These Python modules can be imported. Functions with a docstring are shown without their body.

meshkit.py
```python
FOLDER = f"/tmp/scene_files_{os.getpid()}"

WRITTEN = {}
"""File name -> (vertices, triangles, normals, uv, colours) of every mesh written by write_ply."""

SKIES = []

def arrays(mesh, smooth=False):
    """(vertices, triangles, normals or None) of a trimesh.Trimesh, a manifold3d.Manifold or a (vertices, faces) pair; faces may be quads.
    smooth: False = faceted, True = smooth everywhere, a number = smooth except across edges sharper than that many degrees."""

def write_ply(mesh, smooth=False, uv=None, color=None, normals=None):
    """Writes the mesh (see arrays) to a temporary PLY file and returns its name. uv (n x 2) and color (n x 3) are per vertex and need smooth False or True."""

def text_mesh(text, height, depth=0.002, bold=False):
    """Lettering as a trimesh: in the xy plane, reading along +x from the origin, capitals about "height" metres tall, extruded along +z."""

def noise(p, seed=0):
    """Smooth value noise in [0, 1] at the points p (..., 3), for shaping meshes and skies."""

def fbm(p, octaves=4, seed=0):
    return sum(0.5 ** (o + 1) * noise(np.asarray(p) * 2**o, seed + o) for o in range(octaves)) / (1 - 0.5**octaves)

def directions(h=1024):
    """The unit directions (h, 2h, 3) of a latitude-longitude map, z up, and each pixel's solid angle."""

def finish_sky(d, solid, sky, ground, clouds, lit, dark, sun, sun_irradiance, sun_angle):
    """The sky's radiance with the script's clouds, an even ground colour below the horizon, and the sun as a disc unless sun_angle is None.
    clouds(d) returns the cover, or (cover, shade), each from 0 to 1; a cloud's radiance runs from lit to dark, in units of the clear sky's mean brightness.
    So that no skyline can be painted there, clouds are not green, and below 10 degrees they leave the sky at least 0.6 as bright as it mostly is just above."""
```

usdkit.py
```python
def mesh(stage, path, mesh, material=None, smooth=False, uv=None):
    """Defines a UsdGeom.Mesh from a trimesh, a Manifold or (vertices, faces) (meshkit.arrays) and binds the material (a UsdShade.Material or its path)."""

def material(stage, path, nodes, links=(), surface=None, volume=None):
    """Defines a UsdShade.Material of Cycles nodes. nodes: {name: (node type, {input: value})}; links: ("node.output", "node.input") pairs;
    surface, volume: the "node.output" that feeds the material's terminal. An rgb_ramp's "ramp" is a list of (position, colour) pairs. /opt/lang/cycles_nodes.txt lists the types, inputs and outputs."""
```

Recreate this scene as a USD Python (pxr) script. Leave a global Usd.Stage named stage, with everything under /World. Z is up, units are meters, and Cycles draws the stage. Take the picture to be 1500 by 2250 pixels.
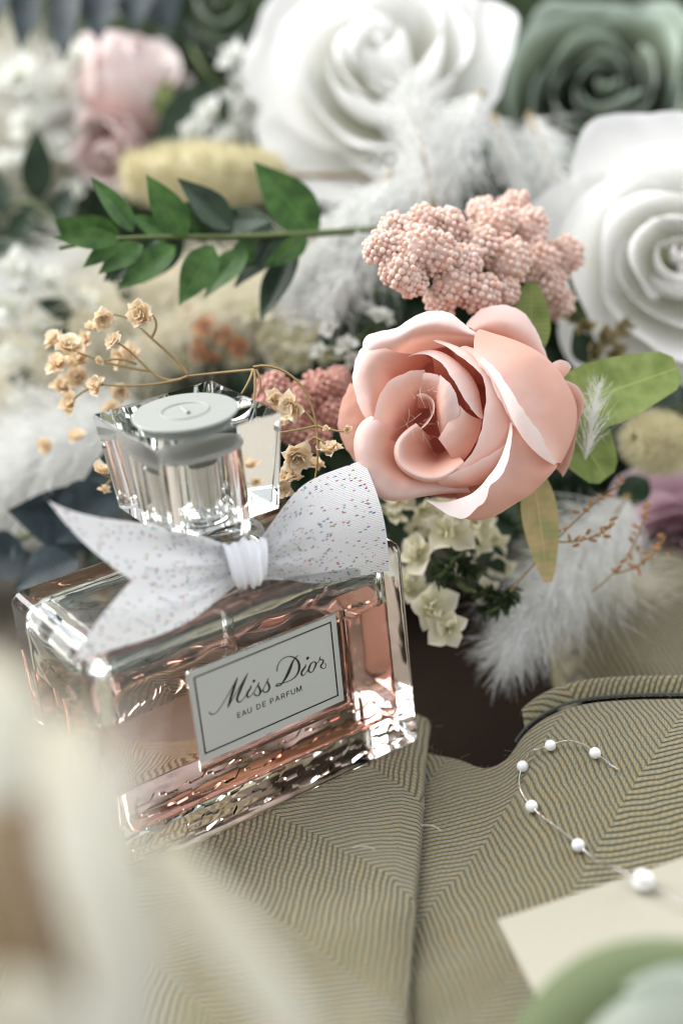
import math, random
import numpy as np, trimesh, manifold3d, usdkit, meshkit
from shapely import geometry as sg, ops as so
from pxr import Usd, UsdGeom, UsdLux, UsdShade, Gf, Sdf

stage = Usd.Stage.CreateInMemory()
UsdGeom.SetStageUpAxis(stage, UsdGeom.Tokens.z); UsdGeom.SetStageMetersPerUnit(stage, 1.0)
UsdGeom.Xform.Define(stage, '/World'); UsdGeom.Scope.Define(stage, '/World/Looks')
rng = np.random.default_rng(7); random.seed(7)
A = np.array

# ------------------------------------------------------------------ camera
CAM = A([-.11215, -.21062, .17205])
RT = A([.82122, -.56418, -.08544]); DN = A([-.29901, -.29797, -.90654]); FW = A([.48599, .77001, -.41339]); UP = -DN
FPX = 3125.0
cam = UsdGeom.Camera.Define(stage, '/World/camera')
cam.AddTransformOp().Set(Gf.Matrix4d(*RT, 0, *UP, 0, *(-FW), 0, *CAM, 1))
cam.CreateFocalLengthAttr(50.0); cam.CreateHorizontalApertureAttr(24.0); cam.CreateVerticalApertureAttr(36.0)
cam.CreateFStopAttr(5.6); cam.CreateFocusDistanceAttr(.287); cam.CreateClippingRangeAttr(Gf.Vec2f(.005, 50))
cam.CreateExposureAttr(0.78)

# ------------------------------------------------------------------ light: a pale room, a tall window at the left, a weaker one behind
def light_mat(name, color, strength):
    return usdkit.material(stage, '/World/Looks/' + name, {'b': ('background_shader', {'color': color, 'strength': strength})}, surface='b.background')
dome = UsdLux.DomeLight.Define(stage, '/World/sky')
UsdShade.MaterialBindingAPI.Apply(dome.GetPrim()).Bind(light_mat('room_light', (.93, .955, 1.0), .50))
dome.GetPrim().SetCustomDataByKey('kind', 'structure')
def look_matrix(pos, target):
    z = A(pos, float) - A(target, float); z /= np.linalg.norm(z)
    x = np.cross([0, 0, 1], z); x /= np.linalg.norm(x); y = np.cross(z, x)
    return Gf.Matrix4d(*x, 0, *y, 0, *z, 0, *map(float, pos), 1)
def window_light(name, pos, target, w, h, power, color):
    l = UsdLux.RectLight.Define(stage, '/World/' + name)
    l.AddTransformOp().Set(look_matrix(pos, target)); l.CreateWidthAttr(w); l.CreateHeightAttr(h)
    l.CreateIntensityAttr(power); l.CreateColorAttr(Gf.Vec3f(*color))
T0 = A([0, .02, .05])
window_light('window_light', T0 + 1.3 * (-.55 * RT + .75 * A([0, 0, 1]) + .25 * FW), T0, 1.1, 1.3, 4.9, (1, .99, .965))
window_light('window_light_001', T0 + 1.5 * (.95 * RT + .42 * A([0, 0, 1]) + .25 * FW), T0, .6, 1.2, 2.8, (.97, .985, 1))

# ------------------------------------------------------------------ helpers
def at(px, py, d):
    return CAM + d * (FW + (px - 750) / FPX * RT + (py - 1125) / FPX * DN)
def plane_at(px, py, z=0.0):
    r = FW + (px - 750) / FPX * RT + (py - 1125) / FPX * DN
    return CAM + (z - CAM[2]) / r[2] * r
def cv(a, b, c):          # a right, b up, c towards the viewer
    v = a * RT + b * UP - c * FW
    return v / np.linalg.norm(v)
_count = {}
def numbered(parent, name):
    k = (parent, name); n = _count.get(k, 0); _count[k] = n + 1
    return f'{parent}/{name}' if n == 0 else f'{parent}/{name}_{n:03d}'
def tag(p, label=None, cat=None, group=None, kind=None):
    for k, v in (('label', label), ('category', cat), ('group', group), ('kind', kind)):
        if v: p.SetCustomDataByKey(k, v)
def thing(name, label, cat, loc=(0, 0, 0), group=None):
    x = UsdGeom.Xform.Define(stage, numbered('/World', name)); x.AddTranslateOp().Set(Gf.Vec3d(*map(float, loc)))
    x.GetPrim().SetCustomDataByKey('base', Gf.Vec3d(*map(float, loc)))
    tag(x.GetPrim(), label, cat, group)
    return x.GetPrim()
def base_of(prim):
    while prim and prim.GetPath().pathString != '/World':
        b = prim.GetCustomDataByKey('base')
        if b is not None: return A([b[0], b[1], b[2]])
        prim = prim.GetParent()
    return np.zeros(3)
def part(name, mesh, m, parent=None, smooth=True, uv=None, label=None, kind=None):
    """world-space mesh -> a Mesh prim under parent (moved into the thing's frame)"""
    if isinstance(mesh, tuple):
        v, f = mesh[0], mesh[1]
        if len(mesh) > 2 and uv is None: uv = mesh[2]
    else:
        v, f, _ = meshkit.arrays(mesh)
    v = np.asarray(v, float) - (base_of(parent) if parent else 0)
    path = numbered(parent.GetPath().pathString if parent else '/World', name)
    g = usdkit.mesh(stage, path, (v, np.asarray(f)), m, smooth=smooth, uv=uv)
    tag(g.GetPrim(), label, kind=kind)
    return g.GetPrim()
def grid(P, uv=None, closed=False):
    P = np.asarray(P, float); nu, nv = P.shape[:2]
    i, j = np.meshgrid(np.arange(nu - 1), np.arange(nv - 1), indexing='ij'); a = (i * nv + j).ravel()
    f = np.stack([a, a + nv, a + nv + 1, a + 1], 1)
    if uv is None:
        U, V = np.meshgrid(np.linspace(0, 1, nu), np.linspace(0, 1, nv), indexing='ij'); uv = np.stack([U, V], -1)
    f = np.vstack([f[:, [0, 1, 2]], f[:, [0, 2, 3]]])
    return P.reshape(-1, 3), f, np.asarray(uv).reshape(-1, 2)
def join(ms):
    v, f, uv, n = [], [], [], 0
    for m in ms:
        if not isinstance(m, tuple): m = (np.array(m.vertices), np.array(m.faces))
        v.append(m[0]); f.append(np.asarray(m[1]) + n); uv.append(m[2] if len(m) > 2 else np.zeros((len(m[0]), 2))); n += len(m[0])
    return np.vstack(v), np.vstack(f), np.vstack(uv)
def spline(pts, n):
    from scipy.interpolate import PchipInterpolator, CubicSpline
    p = np.asarray(pts, float); t = np.r_[0, np.cumsum(np.linalg.norm(np.diff(p, axis=0), axis=1))]
    return (CubicSpline if len(p) > 2 else PchipInterpolator)(t, p)(np.linspace(0, t[-1], n))
def frames(path):
    t = np.gradient(path, axis=0); t /= np.linalg.norm(t, axis=1, keepdims=True) + 1e-12
    n = np.cross(t[0], [.3, .2, 1]); n /= np.linalg.norm(n); N = []
    for k in range(len(t)):
        n = n - t[k] * (n @ t[k]); n /= np.linalg.norm(n); N.append(n)
    N = A(N); return t, N, np.cross(t, N)
def tube(path, r, n=7):
    path = np.asarray(path, float); r = np.broadcast_to(r, len(path)); t, N, B = frames(path)
    a = np.linspace(0, 2 * np.pi, n + 1)
    P = path[:, None] + r[:, None, None] * (np.cos(a)[None, :, None] * N[:, None] + np.sin(a)[None, :, None] * B[:, None])
    return grid(P)
def basis(z, x=(0, 0, 1)):
    z = A(z, float); z /= np.linalg.norm(z); x = A(x, float); x = x - z * (x @ z)
    if np.linalg.norm(x) < 1e-6: x = np.cross(z, [1, .3, .2])
    x /= np.linalg.norm(x); return x, np.cross(z, x), z

# ------------------------------------------------------------------ materials
def M(name, nodes, links=(), surface='p.BSDF'):
    return usdkit.material(stage, '/World/Looks/' + name, nodes, links, surface=surface)
def lin(r, g, b):
    c = A([r, g, b]) / 255.; return tuple(np.where(c <= .04045, c / 12.92, ((c + .055) / 1.055) ** 2.4))
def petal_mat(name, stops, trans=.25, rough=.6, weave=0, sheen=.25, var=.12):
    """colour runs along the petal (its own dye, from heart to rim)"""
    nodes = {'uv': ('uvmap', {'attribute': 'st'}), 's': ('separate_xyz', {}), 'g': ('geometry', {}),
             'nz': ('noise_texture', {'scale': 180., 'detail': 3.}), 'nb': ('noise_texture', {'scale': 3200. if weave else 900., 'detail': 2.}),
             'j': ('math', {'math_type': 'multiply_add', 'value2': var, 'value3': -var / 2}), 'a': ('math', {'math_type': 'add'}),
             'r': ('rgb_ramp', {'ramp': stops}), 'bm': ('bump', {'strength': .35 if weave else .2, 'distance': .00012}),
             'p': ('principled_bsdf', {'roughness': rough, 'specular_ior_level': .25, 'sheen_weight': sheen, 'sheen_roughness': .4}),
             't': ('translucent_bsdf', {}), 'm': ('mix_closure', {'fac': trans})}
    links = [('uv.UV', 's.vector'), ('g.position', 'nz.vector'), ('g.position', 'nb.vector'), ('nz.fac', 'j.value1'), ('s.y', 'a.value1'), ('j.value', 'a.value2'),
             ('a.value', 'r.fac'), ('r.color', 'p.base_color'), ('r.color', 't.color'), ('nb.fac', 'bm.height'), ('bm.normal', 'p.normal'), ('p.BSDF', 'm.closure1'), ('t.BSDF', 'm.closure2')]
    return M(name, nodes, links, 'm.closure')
def leaf_mat(name, c1, c2, rough=.45, trans=.2, spec=.4):
    nodes = {'uv': ('uvmap', {'attribute': 'st'}), 's': ('separate_xyz', {}), 'g': ('geometry', {}), 'nz': ('noise_texture', {'scale': 240., 'detail': 4.}),
             'r': ('rgb_ramp', {'ramp': [(.3, c1), (.7, c2)]}), 'v': ('wave_texture', {'scale': 5., 'distortion': 1.5, 'bands_direction': 'y'}),
             'mid': ('math', {'math_type': 'subtract', 'value2': .5}), 'ab': ('math', {'math_type': 'absolute'}), 'vein': ('math', {'math_type': 'less_than', 'value2': .011}),
             'mx': ('mix', {'color2': tuple(A(c2) * 1.25)}), 'bm': ('bump', {'strength': .4, 'distance': .0003}),
             'p': ('principled_bsdf', {'roughness': rough, 'specular_ior_level': spec}), 't': ('translucent_bsdf', {}), 'm': ('mix_closure', {'fac': trans})}
    links = [('uv.UV', 's.vector'), ('g.position', 'nz.vector'), ('nz.fac', 'r.fac'), ('uv.UV', 'v.vector'), ('s.x', 'mid.value1'), ('mid.value', 'ab.value1'), ('ab.value', 'vein.value1'),
             ('vein.value', 'mx.fac'), ('r.color', 'mx.color1'), ('mx.color', 'p.base_color'), ('mx.color', 't.color'), ('v.fac', 'bm.height'), ('bm.normal', 'p.normal'),
             ('p.BSDF', 'm.closure1'), ('t.BSDF', 'm.closure2')]
    return M(name, nodes, links, 'm.closure')
def fuzzy(name, c1, c2, scale=300., rough=.8, trans=.3, sheen=.3):
    nodes = {'g': ('geometry', {}), 'nz': ('noise_texture', {'scale': scale, 'detail': 3.}), 'r': ('rgb_ramp', {'ramp': [(.3, c1), (.7, c2)]}),
             'p': ('principled_bsdf', {'roughness': rough, 'specular_ior_level': .2, 'sheen_weight': sheen}), 't': ('translucent_bsdf', {}), 'm': ('mix_closure', {'fac': trans})}
    return M(name, nodes, [('g.position', 'nz.vector'), ('nz.fac', 'r.fac'), ('r.color', 'p.base_color'), ('r.color', 't.color'), ('p.BSDF', 'm.closure1'), ('t.BSDF', 'm.closure2')], 'm.closure')
def plain(name, c, rough=.5, metal=0., spec=.5, **kw):
    nodes = {'g': ('geometry', {}), 'nz': ('noise_texture', {'scale': 500., 'detail': 3.}), 'mr': ('map_range', {'to_min': max(rough - .06, .02), 'to_max': rough + .06}),
             'p': ('principled_bsdf', {'base_color': c, 'roughness': rough, 'metallic': metal, 'specular_ior_level': spec, **kw})}
    return M(name, nodes, [('g.position', 'nz.vector'), ('nz.fac', 'mr.value'), ('mr.result', 'p.roughness')])
def glass(name, color, ior, rough=0.0):
    return M(name, {'p': ('glass_bsdf', {'color': color, 'IOR': ior, 'roughness': rough})}, (), 'p.BSDF')
def tweed(name, dark, light, warm):
    P, Q, B = .00150, .00100, .0220
    n = {'uv': ('uvmap', {'attribute': 'st'}), 's': ('separate_xyz', {}), 'g': ('geometry', {}), 'wn': ('noise_texture', {'scale': 110., 'detail': 2.}),
         'wj': ('math', {'math_type': 'multiply_add', 'value2': .0030, 'value3': 0.}), 'xx': ('math', {'math_type': 'add'}),
         'tri': ('math', {'math_type': 'pingpong', 'value2': B}), 't': ('math', {'math_type': 'multiply_add', 'value2': .8}),
         'tp': ('math', {'math_type': 'divide', 'value2': P}), 'fl': ('math', {'math_type': 'floor'}), 'fr': ('math', {'math_type': 'fraction'}),
         'yn': ('noise_texture', {'scale': 700., 'detail': 2.}), 'yj': ('math', {'math_type': 'multiply_add', 'value2': .001}), 'w': ('math', {'math_type': 'multiply', 'value2': math.pi}), 'sn': ('math', {'math_type': 'sine'}),
         'q': ('math', {'math_type': 'divide', 'value2': Q}), 'q2': ('math', {'math_type': 'multiply_add', 'value2': .37}), 'q3': ('math', {'math_type': 'multiply_add', 'value2': .8}),
         'qf': ('math', {'math_type': 'fraction'}), 'qw': ('math', {'math_type': 'multiply', 'value2': math.pi}), 'qs': ('math', {'math_type': 'sine'}),
         'sp': ('math', {'math_type': 'power', 'value2': .6}), 'h1': ('math', {'math_type': 'multiply_add', 'value2': .24, 'value3': .76}), 'h': ('math', {'math_type': 'multiply'}),
         'fz': ('noise_texture', {'scale': 2600., 'detail': 3.}), 'hh': ('math', {'math_type': 'multiply_add', 'value2': .45}),
         'r': ('rgb_ramp', {'ramp': [(.12, dark), (.55, tuple(.5 * A(dark) + .5 * A(light))), (1., light)]}),
         'cn': ('noise_texture', {'scale': 620., 'detail': 4., 'roughness': .7}), 'cr': ('rgb_ramp', {'ramp': [(.32, warm), (.5, (1, 1, 1)), (.68, (.86, 1.0, 1.12))]}),
         'mx': ('mix', {'mix_type': 'multiply', 'fac': .8}), 'bm': ('bump', {'strength': 1., 'distance': .0006}),
         'p': ('principled_bsdf', {'roughness': .92, 'specular_ior_level': .15, 'sheen_weight': .35, 'sheen_roughness': .5})}
    L = [('uv.UV', 's.vector'), ('g.position', 'wn.vector'), ('wn.fac', 'wj.value1'), ('s.x', 'xx.value1'), ('wj.value', 'xx.value2'), ('xx.value', 'tri.value1'), ('tri.value', 't.value1'), ('s.y', 't.value3'),
         ('t.value', 'tp.value1'), ('tp.value', 'fl.value1'), ('tp.value', 'fr.value1'), ('g.position', 'yn.vector'), ('yn.fac', 'yj.value1'), ('fr.value', 'yj.value3'), ('yj.value', 'w.value1'), ('w.value', 'sn.value1'),
         ('s.x', 'q.value1'), ('fl.value', 'q2.value1'), ('q.value', 'q2.value3'), ('fr.value', 'q3.value1'), ('q2.value', 'q3.value3'), ('q3.value', 'qf.value1'), ('qf.value', 'qw.value1'), ('qw.value', 'qs.value1'),
         ('qs.value', 'h1.value1'), ('sn.value', 'sp.value1'), ('sp.value', 'h.value1'), ('h1.value', 'h.value2'), ('g.position', 'fz.vector'), ('fz.fac', 'hh.value1'), ('h.value', 'hh.value3'),
         ('h.value', 'r.fac'), ('g.position', 'cn.vector'), ('cn.fac', 'cr.fac'), ('r.color', 'mx.color1'), ('cr.color', 'mx.color2'), ('mx.color', 'p.base_color'),
         ('hh.value', 'bm.height'), ('bm.normal', 'p.normal')]
    return M(name, n, L)
def ribbon_mat(name):
    """white woven ribbon, uv in mm along / across, lurex specks of many colours"""
    n = {'uv': ('uvmap', {'attribute': 'st'}), 'mp': ('mapping', {'scale': (1.2, 3.2, 1.)}), 'vo': ('voronoi_texture', {'scale': 1., 'randomness': .75, 'dimensions': '2D'}),
         'sc': ('separate_color', {}), 'cl': ('noise_texture', {'scale': .55, 'detail': 2.}), 'th': ('map_range', {'from_min': .45, 'from_max': .62, 'to_min': .01, 'to_max': .30, 'clamp': True}),
         'on': ('math', {'math_type': 'less_than'}), 'near': ('math', {'math_type': 'less_than', 'value2': .42}), 'k': ('math', {'math_type': 'multiply'}),
         'hue': ('combine_color', {'color_type': 'hsv', 'g': .85, 'b': .38}), 'hr': ('math', {'math_type': 'multiply', 'value2': 1.0}),
         'mx': ('mix', {'color1': (.88, .885, .90)}), 'wv': ('wave_texture', {'scale': .9, 'bands_direction': 'y', 'distortion': .6, 'detail': 1.}),
         'bm': ('bump', {'strength': .9, 'distance': .00014}), 'p': ('principled_bsdf', {'roughness': .42, 'specular_ior_level': .35, 'sheen_weight': .3}),
         'met': ('math', {'math_type': 'multiply', 'value2': .35}), 't': ('translucent_bsdf', {}), 'm': ('mix_closure', {'fac': .22})}
    L = [('uv.UV', 'mp.vector'), ('mp.vector', 'vo.vector'), ('vo.color', 'sc.color'), ('uv.UV', 'cl.vector'), ('cl.fac', 'th.value'), ('sc.r', 'on.value1'), ('th.result', 'on.value2'),
         ('vo.distance', 'near.value1'), ('on.value', 'k.value1'), ('near.value', 'k.value2'), ('sc.g', 'hr.value1'), ('hr.value', 'hue.r'), ('k.value', 'mx.fac'), ('hue.color', 'mx.color2'),
         ('mx.color', 'p.base_color'), ('mx.color', 't.color'), ('uv.UV', 'wv.vector'), ('wv.fac', 'bm.height'), ('bm.normal', 'p.normal'), ('k.value', 'met.value1'), ('met.value', 'p.metallic'),
         ('p.BSDF', 'm.closure1'), ('t.BSDF', 'm.closure2')]
    return M(name, n, L, 'm.closure')

GLASS = glass('clear_glass', (.985, .995, .99), 1.5)
ACRYL = glass('clear_acrylic', (.985, .99, .985), 1.38)
PERFUME = glass('pink_perfume', (.92, .765, .72), 1.36 / 1.5)
PERFTOP = glass('pink_perfume_surface', (.92, .77, .71), 1.36)
SILVER = plain('polished_silver', (.82, .82, .82), .12, 1.)
DISC = plain('pale_grey_plastic', (.33, .345, .325), .34)
LABELM = plain('label_paper', (.50, .515, .495), .32, spec=.5)
INK = plain('black_ink', (.012, .012, .013), .45)
RIB = ribbon_mat('woven_ribbon')
TWEED = tweed('olive_tweed', lin(64, 57, 39), lin(148, 140, 109), (1.12, 1.0, .78))
LINING = plain('dark_brown_lining', lin(36, 27, 21), .9, 0., .1)
PIPING = plain('dark_navy_piping', lin(62, 72, 74), .75)
WOOD = plain('pale_table', lin(120, 112, 100), .6)
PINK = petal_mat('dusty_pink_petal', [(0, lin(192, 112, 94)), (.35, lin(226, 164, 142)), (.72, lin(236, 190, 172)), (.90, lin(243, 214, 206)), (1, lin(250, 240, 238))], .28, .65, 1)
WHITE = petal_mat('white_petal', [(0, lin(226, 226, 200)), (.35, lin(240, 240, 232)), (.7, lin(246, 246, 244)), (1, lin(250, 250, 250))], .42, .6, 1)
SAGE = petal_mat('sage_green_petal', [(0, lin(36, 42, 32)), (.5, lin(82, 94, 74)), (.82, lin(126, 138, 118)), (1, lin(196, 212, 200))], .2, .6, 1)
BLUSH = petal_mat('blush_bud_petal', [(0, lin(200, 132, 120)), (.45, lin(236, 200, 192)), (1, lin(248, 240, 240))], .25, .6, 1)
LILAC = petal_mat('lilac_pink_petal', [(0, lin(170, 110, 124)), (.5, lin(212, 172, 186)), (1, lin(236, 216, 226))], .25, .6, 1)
IVORY = petal_mat('ivory_petal', [(0, lin(200, 194, 172)), (.4, lin(204, 202, 186)), (1, lin(204, 204, 192))], .35, .7, 1)
CREAMF = petal_mat('cream_floret_petal', [(0, lin(190, 196, 140)), (.35, lin(230, 226, 196)), (1, lin(240, 236, 220))], .3, .6)
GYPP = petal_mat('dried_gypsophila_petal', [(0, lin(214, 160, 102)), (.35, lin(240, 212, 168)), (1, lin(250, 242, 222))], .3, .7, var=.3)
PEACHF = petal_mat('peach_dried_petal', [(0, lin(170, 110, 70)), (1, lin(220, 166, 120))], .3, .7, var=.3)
WHITEF = petal_mat('white_blossom_petal', [(0, lin(226, 228, 214)), (1, lin(246, 247, 246))], .3, .7)
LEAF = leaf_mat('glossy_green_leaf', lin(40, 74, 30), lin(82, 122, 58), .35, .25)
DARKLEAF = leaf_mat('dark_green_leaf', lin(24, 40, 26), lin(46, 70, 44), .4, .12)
BLUELEAF = leaf_mat('blue_green_leaf', lin(24, 36, 40), lin(48, 64, 70), .5, .1)
CALYX = leaf_mat('light_olive_leaf', lin(122, 142, 72), lin(158, 174, 104), .55, .3)
PEACHLEAF = leaf_mat('yellowing_leaf', lin(178, 184, 124), lin(228, 200, 152), .55, .45)
MINTLEAF = leaf_mat('muted_sage_leaf', lin(96, 118, 94), lin(130, 150, 124), .55, .2)
TANLEAF = leaf_mat('dry_tan_leaf', lin(112, 92, 66), lin(136, 116, 88), .7, .3)
STEM = plain('green_stem', lin(86, 100, 56), .55)
DRYSTEM = plain('dry_stem', lin(146, 122, 76), .6)
PLUMEW = fuzzy('white_pampas', lin(226, 228, 226), lin(247, 247, 245), trans=.45)
PLUMEC = fuzzy('cream_pampas', lin(222, 216, 194), lin(244, 240, 226), trans=.45)
BUNNY = fuzzy('cream_bunny_tail', lin(214, 206, 168), lin(240, 234, 206))
BEAD = fuzzy('pink_rice_bead', lin(230, 188, 168), lin(252, 238, 230), 700., .5, .2, .1)
BEADD = fuzzy('rosy_rice_bead', lin(206, 150, 136), lin(232, 192, 180), 700., .5, .2, .1)
PEARL = plain('pearl', (.86, .86, .86), .18, 0., .7, coat_weight=.6)
WIRE = glass('clear_nylon', (.97, .97, .98), 1.45)
CARD = plain('cream_card', lin(166, 162, 146), .7)
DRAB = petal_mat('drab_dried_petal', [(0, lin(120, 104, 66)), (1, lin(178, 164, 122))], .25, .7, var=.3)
MOSS = leaf_mat('moss_green', lin(30, 44, 26), lin(70, 88, 52), .7, .15)
SEED = plain('brown_seed', lin(176, 128, 84), .6)
LINT = fuzzy('pale_lint', lin(220, 216, 200), lin(240, 238, 230))

# ================================================================== THE SETTING: table and jacket
g0 = 1.2
part('table_top', trimesh.creation.box(extents=(g0 * 2, g0 * 2, .03), transform=trimesh.transformations.translation_matrix([.2, .3, -.036])), WOOD, smooth=False, kind='structure')

E1 = RT * [1, 1, 0]; E1 /= np.linalg.norm(E1); E2 = FW * [1, 1, 0]; E2 /= np.linalg.norm(E2)
def cloth_uv(P, deg):
    a, b = P @ E1, P @ E2; c, s = math.cos(math.radians(deg)), math.sin(math.radians(deg))
    return np.stack([a * c + b * s, -a * s + b * c], -1)
def sstep(x): x = np.clip(x, 0, 1); return x * x * (3 - 2 * x)
def wrinkle(P, amp, seed): return amp * (meshkit.fbm(P * 38, 3, seed) - .5)

jacket = thing('tweed_jacket', 'olive herringbone tweed jacket lying folded under the perfume bottle', 'jacket', plane_at(900, 1900))
# lapel: the bottle stands on it; its free edge runs from the bottle's right foot towards the viewer
edge = spline([plane_at(*p, 0) for p in ((935, 1560), (924, 1650), (918, 1760), (905, 1900), (892, 2060), (882, 2260), (874, 2480))], 90)
nl = 60
rows = []
for e in edge:
    row = []
    for k in range(nl):
        w = 1 - k / (nl - 1)                                        # 1 far left ... 0 free edge
        p = e - E1 * (.19 * w) + E2 * (.02 * w)
        d = np.linalg.norm((e - p)[:2])
        p = p + [0, 0, -.0018 * math.exp(-(d / .0022) ** 2)]
        row.append(p)
    for (o, z) in ((.0006, -.0026), (.0009, -.0040), (.0002, -.0056), (-.003, -.0062)):   # rolled free edge
        row.append(e + E1 * o + [0, 0, z])
    rows.append(row)
P = A(rows); under = np.clip((P @ E2 - plane_at(924, 1700) @ E2) / -.03, 0, 1)     # flat below the bottle, slack in front
P[..., 2] += under * (wrinkle(P, .006, 3)) - .0003
LAPEL = P
part('lapel', grid(P, cloth_uv(P, 44)), TWEED, jacket)
# right-hand front panel with its raised, piped edge
back = [(905, 1640, -.006), (960, 1662, -.005), (1020, 1676, -.004), (1075, 1690, -.003), (1116, 1668, -.001), (1145, 1628, .002), (1185, 1590, .005), (1245, 1560, .0070), (1335, 1543, .008), (1450, 1538, .0085), (1620, 1538, .0085), (1900, 1545, .008)]
bk = spline([plane_at(*p) for p in back], 120)
fr = spline([plane_at(px, 2520, -.0075) for px in (840, 1200, 1700, 2300)], 120)
rows = []
for a, b in zip(fr, bk):
    row = []
    for t in np.linspace(0, 1, 70):
        p = a * (1 - t) + b * t; z = -.0072 + (b[2] + .0072) * sstep((t - .35) / .62)
        row.append([p[0], p[1], z])
    row = A(row); out = E2
    for (o, dz) in ((.0012, -.0006), (.0020, -.0022), (.0022, -.0045), (.0010, -.012), (-.002, -.020)): row = np.vstack([row, b + out * o + [0, 0, dz]])
    rows.append(row)
P = A(rows); PANEL = P; P[:, :70, 2] += wrinkle(P[:, :70], .0055, 9) * np.linspace(1, .2, 70)
fade = sstep((np.arange(120) - 2) / 8.)[:, None]
part('front_panel', grid(P, cloth_uv(P, -38) + [.004, 0]), TWEED, jacket)
part('piping', tube(bk[34:] + E2 * .0019 + [0, 0, .0002], .00028, 8), PIPING, jacket)
# collar behind the piping and the far folded body
c0 = bk[38:] + E2 * .0024 + [0, 0, -.0006]
rows = [c0 + E2 * (.009 * t) + [0, 0, .0026 * math.sin(math.pi * min(t * 1.3, 1)) - .010 * max(0, t - .75)] for t in np.linspace(0, 1, 14)]
P = np.swapaxes(A(rows), 0, 1); part('collar', grid(P, cloth_uv(P, 20)), TWEED, jacket)
f0 = spline([plane_at(px, py, z) for px, py, z in ((1235, 1560, -.016), (1262, 1500, -.010), (1300, 1462, .000), (1400, 1446, .004), (1600, 1440, .004), (1900, 1440, .004))], 60)
rows = [f0 + E2 * (.07 * t) + [0, 0, .010 * math.sin(math.pi * min(1, t * 2.2 + .02) / 2) - .008] for t in np.linspace(0, 1, 24)]
P = np.swapaxes(A(rows), 0, 1); P[..., 2] += wrinkle(P, .006, 21); part('sleeve', grid(P, cloth_uv(P, 65)), TWEED, jacket)
fr0 = np.random.default_rng(12); ps = []
for G, n_ in ((LAPEL, 3800), (PANEL[:, :70], 3800)):
    a_, b_ = G.shape[:2]
    for _ in range(n_):
        p = G[fr0.integers(a_), fr0.integers(b_)] + fr0.normal(size=3) * [.0012, .0012, 0]; d = fr0.normal(size=3); d[2] = abs(d[2]) * .5 + .05; d /= np.linalg.norm(d)
        tt_ = np.linspace(0, 1, 4)[:, None]; ps.append(p + d * fr0.uniform(.0005, .0014) * tt_ + fr0.normal(size=3) * .0005 * tt_ ** 2)
def fuzz_strips(paths, w0):
    V, F, n = [], [], 0
    for p in paths:
        k = len(p); t = p[-1] - p[0]; sd = np.cross(t, FW); sd /= np.linalg.norm(sd) + 1e-12; v = np.empty((2 * k, 3)); v[0::2] = p - sd * w0; v[1::2] = p + sd * w0
        a = np.arange(k - 1) * 2 + n; F.append(np.vstack([np.stack([a, a + 1, a + 3], 1), np.stack([a, a + 3, a + 2], 1)])); V.append(v); n += 2 * k
    return np.vstack(V), np.vstack(F)
part('wool_fuzz', fuzz_strips(ps, .000018), fuzzy('wool_fuzz', lin(150, 142, 110), lin(196, 190, 160)), jacket, kind='stuff', smooth=False)
q = [plane_at(*p, -.0200) for p in ((500, 1300), (2300, 1250), (2300, 2600), (500, 2600))]
Pl = A([[q[3] * (1 - u) * (1 - v) + q[2] * u * (1 - v) + q[0] * (1 - u) * v + q[1] * u * v for v in np.linspace(0, 1, 20)] for u in np.linspace(0, 1, 20)])
Pl[..., 2] += wrinkle(Pl, .003, 5)
part('lining', grid(Pl), LINING, jacket)

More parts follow.
